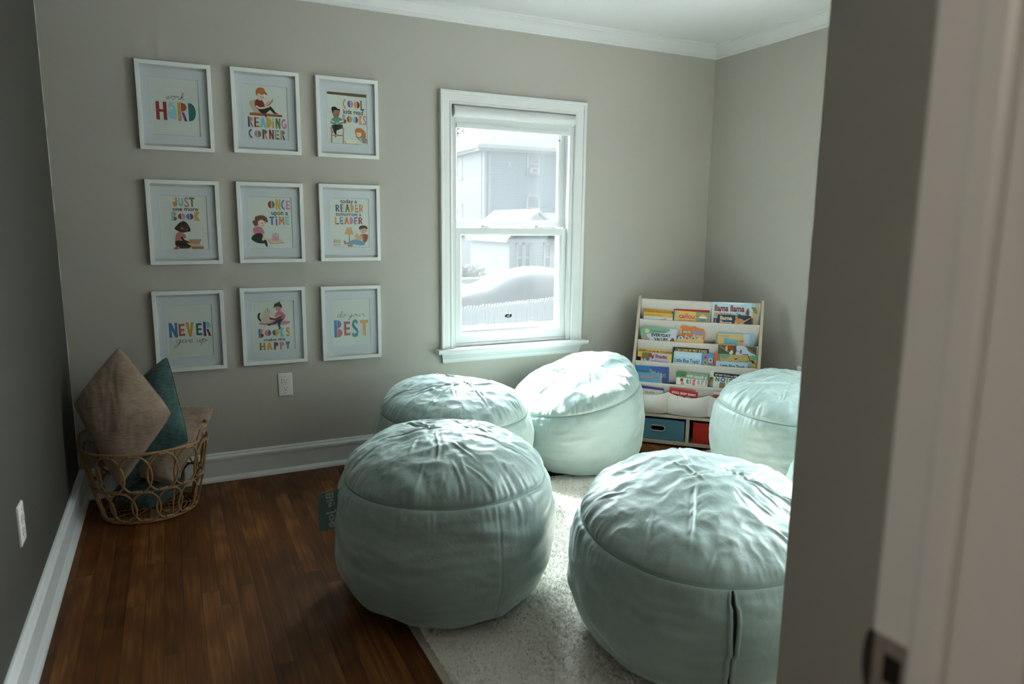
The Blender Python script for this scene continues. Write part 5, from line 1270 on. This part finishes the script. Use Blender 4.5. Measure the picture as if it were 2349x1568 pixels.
# ------------------------------------------------------------------ outside the window
GZ = -1.63
M_YARD = principled('bounce_ground', (0.24, 0.24, 0.24), 0.9, 0.1, var=0.1, vscale=.8)  # unseen ground, kept pale to bounce light in through the right window
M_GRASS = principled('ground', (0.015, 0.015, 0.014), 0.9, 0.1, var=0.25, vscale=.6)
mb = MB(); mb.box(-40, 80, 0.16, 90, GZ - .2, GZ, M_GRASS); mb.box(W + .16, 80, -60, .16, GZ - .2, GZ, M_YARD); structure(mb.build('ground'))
def siding(name, col, pitch):
    m, nt, out = new_mat(name); N = nt.nodes.new
    b = N('ShaderNodeBsdfPrincipled'); b.inputs['Roughness'].default_value = .6; b.inputs['Specular IOR Level'].default_value = .3
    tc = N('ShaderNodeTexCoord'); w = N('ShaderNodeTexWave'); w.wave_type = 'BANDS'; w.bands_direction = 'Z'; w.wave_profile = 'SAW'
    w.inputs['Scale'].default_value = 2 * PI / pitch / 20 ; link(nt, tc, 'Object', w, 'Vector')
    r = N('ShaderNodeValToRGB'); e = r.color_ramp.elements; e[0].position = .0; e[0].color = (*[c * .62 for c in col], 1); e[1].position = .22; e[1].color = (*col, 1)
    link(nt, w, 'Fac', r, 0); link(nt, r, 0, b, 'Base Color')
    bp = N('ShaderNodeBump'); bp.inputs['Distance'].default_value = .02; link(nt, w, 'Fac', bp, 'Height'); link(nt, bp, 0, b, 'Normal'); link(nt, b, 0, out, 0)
    return m
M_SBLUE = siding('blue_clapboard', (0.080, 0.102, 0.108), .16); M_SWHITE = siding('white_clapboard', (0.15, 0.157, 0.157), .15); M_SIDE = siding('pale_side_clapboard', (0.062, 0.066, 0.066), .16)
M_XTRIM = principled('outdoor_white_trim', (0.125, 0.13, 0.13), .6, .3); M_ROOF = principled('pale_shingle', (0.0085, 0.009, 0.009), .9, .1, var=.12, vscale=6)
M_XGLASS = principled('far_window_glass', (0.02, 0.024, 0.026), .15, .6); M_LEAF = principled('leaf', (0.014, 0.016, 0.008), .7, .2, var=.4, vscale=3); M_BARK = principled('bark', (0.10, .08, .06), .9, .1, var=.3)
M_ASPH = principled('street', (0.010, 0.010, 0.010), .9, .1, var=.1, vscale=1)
def far_window(parent, x0, x1, z0, z1, y, side=None, ac=False):
    def bx(mb, a, b, y0, y1, c, d, m):
        if side is None: mb.box(a, b, y + y0, y + y1, c, d, m)
        else: mb.box(side + y0, side + y1, a, b, c, d, m)
    t = .11
    mb = MB(); bx(mb, x0, x0 + t, -.06, .02, z0, z1, M_XTRIM); bx(mb, x1 - t, x1, -.06, .02, z0, z1, M_XTRIM); bx(mb, x0, x1, -.06, .02, z1 - t, z1, M_XTRIM); bx(mb, x0 - .05, x1 + .05, -.10, .02, z0, z0 + t * .8, M_XTRIM); bx(mb, x0, x1, -.04, .02, (z0 + z1) / 2 - .03, (z0 + z1) / 2 + .03, M_XTRIM)
    if ac: bx(mb, x0 + t, x1 - t, -.3, .02, z0 + t * .8, z0 + .42, M_XTRIM); bx(mb, x0 + .3, x1 - .3, -.32, -.29, z0 + .16, z0 + .36, M_XGLASS)
    f = mb.build('window_frame', parent); mb = MB(); bx(mb, x0 + t, x1 - t, -.01, .0, z0 + t, z1 - t, M_XGLASS); mb.build('pane', f)
# big blue house
HX, HY, HZ = 17.37, 35.0, 5.75
hb_ = tag(empty('neighbour_house', (HX, HY, GZ)), 'tall pale blue clapboard house seen through the window', 'house'); hb_.location = (0, 0, 0)
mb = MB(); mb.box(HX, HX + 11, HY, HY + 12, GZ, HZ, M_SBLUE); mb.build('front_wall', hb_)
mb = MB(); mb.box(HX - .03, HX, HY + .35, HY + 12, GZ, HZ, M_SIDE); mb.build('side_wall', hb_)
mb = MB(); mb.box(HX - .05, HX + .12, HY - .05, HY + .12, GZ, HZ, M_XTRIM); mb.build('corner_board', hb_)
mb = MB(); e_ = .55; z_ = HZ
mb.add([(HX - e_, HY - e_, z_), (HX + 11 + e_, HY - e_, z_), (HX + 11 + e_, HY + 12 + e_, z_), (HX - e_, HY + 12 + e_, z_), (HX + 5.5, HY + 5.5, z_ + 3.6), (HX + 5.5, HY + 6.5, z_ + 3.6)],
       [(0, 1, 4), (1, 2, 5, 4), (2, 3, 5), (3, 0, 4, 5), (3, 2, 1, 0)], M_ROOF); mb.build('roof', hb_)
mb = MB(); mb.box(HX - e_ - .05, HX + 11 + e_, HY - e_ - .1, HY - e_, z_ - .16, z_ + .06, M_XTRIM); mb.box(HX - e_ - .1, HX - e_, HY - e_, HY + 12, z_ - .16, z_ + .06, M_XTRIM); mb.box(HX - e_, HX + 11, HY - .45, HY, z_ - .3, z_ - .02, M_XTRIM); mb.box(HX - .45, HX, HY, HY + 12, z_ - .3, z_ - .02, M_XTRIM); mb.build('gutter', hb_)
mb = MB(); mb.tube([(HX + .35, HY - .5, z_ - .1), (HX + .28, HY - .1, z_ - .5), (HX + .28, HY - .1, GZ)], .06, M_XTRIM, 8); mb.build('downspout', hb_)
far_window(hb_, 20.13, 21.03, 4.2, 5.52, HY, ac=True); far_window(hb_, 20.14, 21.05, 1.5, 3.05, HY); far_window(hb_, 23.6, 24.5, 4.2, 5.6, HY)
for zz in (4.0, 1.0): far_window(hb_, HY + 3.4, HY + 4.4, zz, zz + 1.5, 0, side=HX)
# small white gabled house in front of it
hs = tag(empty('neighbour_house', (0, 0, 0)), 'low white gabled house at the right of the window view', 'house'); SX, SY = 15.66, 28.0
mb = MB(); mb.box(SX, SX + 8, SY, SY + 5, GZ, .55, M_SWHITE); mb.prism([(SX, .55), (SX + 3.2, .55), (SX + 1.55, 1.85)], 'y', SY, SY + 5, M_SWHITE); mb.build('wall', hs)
mb = MB(); mb.prism([(SX - .25, .38), (SX - .25, .55), (SX + 1.55, 2.02), (SX + 3.35, .55), (SX + 3.35, .38), (SX + 1.55, 1.84)], 'y', SY - .25, SY + 5.2, M_XTRIM); mb.prism([(SY - .3, .45), (SY - .3, .6), (SY + 2.5, 1.9), (SY + 5.3, .6), (SY + 5.3, .45)], 'x', SX + 2.2, SX + 8.2, M_ROOF); mb.build('roof', hs)
for a_, b_ in ((16.02, 16.45), (16.44, 16.87), (17.58, 18.05)): far_window(hs, a_, b_, -1.12, .36, SY)
# car, kerb, fence, bush, tree, cables
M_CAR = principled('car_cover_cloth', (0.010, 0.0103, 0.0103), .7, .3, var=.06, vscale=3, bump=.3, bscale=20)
car = tag(empty('parked_car', (8.0, 16.4, GZ)), 'car under a pale sheet parked behind the picket fence', 'car')
prof_ = [(.2, .22), (.12, .5), (.25, .78), (.9, .92), (1.5, 1.02), (2.1, 1.30), (2.8, 1.44), (3.9, 1.46), (4.8, 1.30), (5.5, .95), (5.9, .8), (5.95, .3)]
P_ = catmull(prof_, 6); rows = []
for q in np.linspace(0, 1, 25):
    t = abs(q * 2 - 1); sh_ = (1 - t ** 3.2) ** .5 if t < 1 else 0
    rows.append([(p[0] + .05 * math.sin(q * 9), q * 1.85, .12 + (p[1] - .12) * (.25 + .75 * sh_) if p[1] > .25 else p[1] * (.4 + .6 * sh_)) for p in P_])
Vc = np.array(rows); Vc[..., 2] += perlin(Vc[..., 0] * 2.2, Vc[..., 1] * 2.2, Vc[..., 2] * 3) * .05
grid_object('cover_sheet', Vc, len(P_), 25, [M_CAR], car)
for x in (1.15, 4.7):
    for y in (.18, 1.68): mb = MB(); mb.lathe([(.12, -.1), (.3, -.1), (.32, -.06), (.32, .06), (.3, .1), (.12, .1)], M_BLACK, 20, Matrix.Translation((x, y, .32)) @ Matrix.Rotation(PI / 2, 4, 'X')); mb.build('wheel', car, smooth=True)
mb = MB(); mb.box(-10, 40, 15, 24.6, GZ, GZ + .01, M_ASPH); structure(mb.build('ground_street'))
mb = MB(); mb.box(-10, 40, 24.6, 25.0, GZ, GZ + .55, M_XTRIM); mb.box(-10, 40, 25.0, 27.5, GZ, GZ + .4, M_GRASS); structure(mb.build('ground_kerb'))
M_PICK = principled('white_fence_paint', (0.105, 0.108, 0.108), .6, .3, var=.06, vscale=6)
fa, fb = Vector((5.2, 11.98, 0)), Vector((11.6, 14.32, 0)); fd = (fb - fa); fl = fd.length; fang = math.atan2(fd.y, fd.x)
fe = tag(empty('picket_fence', (fa.x, fa.y, GZ), fang), 'white picket fence with rounded tops outside the window', 'fence')
mb0 = MB(); pw = .098
mb0.prism([(-pw / 2, .05), (pw / 2, .05), (pw / 2, .70), (pw * .42, .76), (pw * .2, .82), (0, .84), (-pw * .2, .82), (-pw * .42, .76), (-pw / 2, .70)], 'y', -.011, .011, M_PICK)
pk = fix_normals(mb0.build('picket', fe)); rp = random.Random(5)
npk = min(96, int(fl / .106))
for k in range(npk):
    o = pk if k == 0 else pk.copy()
    if k: COL.objects.link(o)
    o.parent = fe; o.location = (.06 + k * fl / npk, rp.uniform(-.004, .004), rp.uniform(-.012, .012)); o.rotation_euler = (0, rp.uniform(-.012, .012), 0)
for z in (.22, .60): mb = MB(); mb.box(0, fl, .012, .05, z - .04, z + .04, M_PICK); mb.build('rail', fe)
def foliage(mb, c, r, n, rnd, s):
    for _ in range(n):
        d = Vector((rnd.gauss(0, 1), rnd.gauss(0, 1), rnd.gauss(0, 1))).normalized() * (rnd.random() ** .4)
        p = Vector(c) + Vector((d.x * r[0], d.y * r[1], d.z * r[2])); a = Vector((rnd.gauss(0, 1), rnd.gauss(0, 1), rnd.gauss(0, 1))).normalized(); b = a.orthogonal().normalized(); q = s * rnd.uniform(.6, 1.4)
        mb.add([p - a * q, p + b * q * .5, p + a * q, p - b * q * .5], [(0, 1, 2, 3)], M_LEAF)
rf = random.Random(9)
bu = tag(empty('shrub', (12.3, 25.9, GZ + .4)), 'low green shrub by the kerb in front of the blue house', 'shrub')
mb = MB(); foliage(mb, (0, 0, .32), (1.25, .6, .36), 900, rf, .10); mb.build('foliage', bu)
mb = MB(); [mb.tube([(x, 0, -.05), (x * 1.3, .05, .4)], .025, M_BARK, 5) for x in (-.7, -.2, .3, .8)]; mb.build('stem', bu)
tr = tag(empty('tree', (21.5, 57.5, GZ)), 'leafy tree beyond the roof at the top left of the window', 'tree')
mb = MB(); foliage(mb, (0, 0, 11.6), (4.6, 4.0, 4.2), 1700, rf, .38); mb.build('foliage', tr)
mb = MB(); mb.tube([(0, 0, 0), (.1, 0, 4), (0, .1, 11)], [.3, .24, .1], M_BARK, 8); mb.build('trunk', tr)
bxw = tag(empty('planter_box', (10.0, 20.3, GZ)), 'small pale box standing on the street by the kerb', 'box')
mb = MB(); mb.box(-.7, .1, 0, .5, 0, .62, M_XTRIM); mb.build('body', bxw, bevel=.03); mb = MB(); mb.box(-.75, .15, -.05, .55, .62, .70, M_XTRIM); mb.build('lid', bxw, bevel=.02)
M_WIRE = principled('cable', (.006, .007, .008), .6, .3)
for i_, (p0, p1, sg, lb) in enumerate((((18.9, 34.6, 4.75), (12.6, 30, 3.0), .25, 'thin cable from the white box on the blue house wall'), ((17.6, 34.5, 1.55), (23.0, 33, 3.2), .2, 'thin cable rising to the right across the blue house'),
                                   ((17.2, 34.5, .75), (12.5, 33, .5), .15, 'lowest thin cable left of the house corner'), ((20.6, 33.5, 1.2), (23.6, 33.2, 4.9), .1, 'steep thin cable near the gable of the white house'))):
    mb = MB(); mb.tube([(p0[0] + (p1[0] - p0[0]) * t, p0[1] + (p1[1] - p0[1]) * t, p0[2] + (p1[2] - p0[2]) * t - sg * 4 * t * (1 - t)) for t in np.linspace(0, 1, 14)], .012, M_WIRE, 5)
    tag(mb.build('overhead_cable'), lb, 'cable', 'overhead cables outside')
mb = MB(); mb.box(18.85, 19.05, HY - .12, HY, 4.65, 4.9, M_XTRIM); mb.build('junction_box', hb_)

# ------------------------------------------------------------------ light
wd = bpy.data.worlds.new('sky'); SC.world = wd; wd.use_nodes = True
nt = wd.node_tree
for n in list(nt.nodes): nt.nodes.remove(n)
out = nt.nodes.new('ShaderNodeOutputWorld'); bg = nt.nodes.new('ShaderNodeBackground')
tc = nt.nodes.new('ShaderNodeTexCoord'); sp = nt.nodes.new('ShaderNodeSeparateXYZ'); rm = nt.nodes.new('ShaderNodeValToRGB')
nt.links.new(tc.outputs['Generated'], sp.inputs[0]); nt.links.new(sp.outputs['Z'], rm.inputs[0])
e = rm.color_ramp.elements; e[0].position = 0.0; e[0].color = (0.92, 0.97, 1.0, 1); e[1].position = 0.9; e[1].color = (0.80, 0.91, 1.0, 1)
nt.links.new(rm.outputs[0], bg.inputs[0])
# hazy sky: brighter towards the sun
nv = nt.nodes.new('ShaderNodeVectorMath'); nv.operation = 'NORMALIZE'; nt.links.new(tc.outputs['Generated'], nv.inputs[0])
dt = nt.nodes.new('ShaderNodeVectorMath'); dt.operation = 'DOT_PRODUCT'; dt.inputs[1].default_value = (0.30, math.cos(math.radians(46.5)), math.sin(math.radians(46.5)))
nt.links.new(nv.outputs[0], dt.inputs[0])
mxn = nt.nodes.new('ShaderNodeMath'); mxn.operation = 'MAXIMUM'; mxn.inputs[1].default_value = 0; nt.links.new(dt.outputs['Value'], mxn.inputs[0])
pwn = nt.nodes.new('ShaderNodeMath'); pwn.operation = 'POWER'; pwn.inputs[1].default_value = 2.0; nt.links.new(mxn.outputs[0], pwn.inputs[0])
man = nt.nodes.new('ShaderNodeMath'); man.operation = 'MULTIPLY_ADD'; man.inputs[1].default_value = HAZE; man.inputs[2].default_value = SKY; nt.links.new(pwn.outputs[0], man.inputs[0])
nt.links.new(man.outputs[0], bg.inputs[1])
nt.links.new(bg.outputs[0], out.inputs[0])
su = bpy.data.lights.new('sun', 'SUN'); su.energy = SUN; su.angle = math.radians(.6); su.color = (1.0, 0.965, 0.955)
so = bpy.data.objects.new('sun', su); COL.objects.link(so); so.location = (2, 20, 20)
so.rotation_euler = Vector((0.0, -math.cos(math.radians(46.5)), -math.sin(math.radians(46.5)))).to_track_quat('-Z', 'Y').to_euler()
for nm, loc, rot, sx, sy in (('portal_back', (2.205, .16, (WZ0 + WZ1) / 2), (-PI / 2, 0, 0), .76, 1.31), ('portal_right', (W + .16, (RY0 + RY1) / 2, (RZ0 + RZ1) / 2), (-PI / 2, 0, -PI / 2), RY1 - RY0, RZ1 - RZ0)):
    l = bpy.data.lights.new(nm, 'AREA'); l.shape = 'RECTANGLE'; l.size = sx; l.size_y = sy; l.cycles.is_portal = True
    o = bpy.data.objects.new(nm, l); COL.objects.link(o); o.location = loc; o.rotation_euler = rot
hl = bpy.data.lights.new('hall_lamp', 'POINT'); hl.energy = HALL; hl.shadow_soft_size = .25; hl.color = (1.0, 0.90, 0.78)
o = bpy.data.objects.new('hall_lamp', hl); COL.objects.link(o); o.location = (-.5, -3.75, 2.0)

# ------------------------------------------------------------------ camera
cd = bpy.data.cameras.new('camera'); cam = bpy.data.objects.new('camera', cd); COL.objects.link(cam); SC.camera = cam
cd.sensor_fit = 'HORIZONTAL'; cd.sensor_width = 36.0; cd.lens = 1604.105 / 2349 * 36.0; cd.clip_start = .02; cd.clip_end = 300
yaw, pit, rol = math.radians(26.02305), math.radians(9.55581), math.radians(.571054)
f_ = Vector((math.sin(yaw) * math.cos(pit), math.cos(yaw) * math.cos(pit), -math.sin(pit))); r_ = Vector((math.cos(yaw), -math.sin(yaw), 0)); u_ = r_.cross(f_)
r2 = r_ * math.cos(rol) + u_ * math.sin(rol); u2 = -r_ * math.sin(rol) + u_ * math.cos(rol)
M = Matrix((r2, u2, -f_)).transposed().to_4x4(); M.translation = (.434697, -3.610309, 1.267028); cam.matrix_world = M
cd.dof.use_dof = True; cd.dof.focus_distance = 3.5; cd.dof.aperture_fstop = 2.8
vs_ = SC.view_settings; vs_.view_transform = 'Standard'; vs_.look = 'None'; vs_.gamma = 1; vs_.use_curve_mapping = False; vs_.exposure = EXPO
SC.cycles.max_bounces = 10; SC.cycles.diffuse_bounces = 6; SC.cycles.transparent_max_bounces = 16
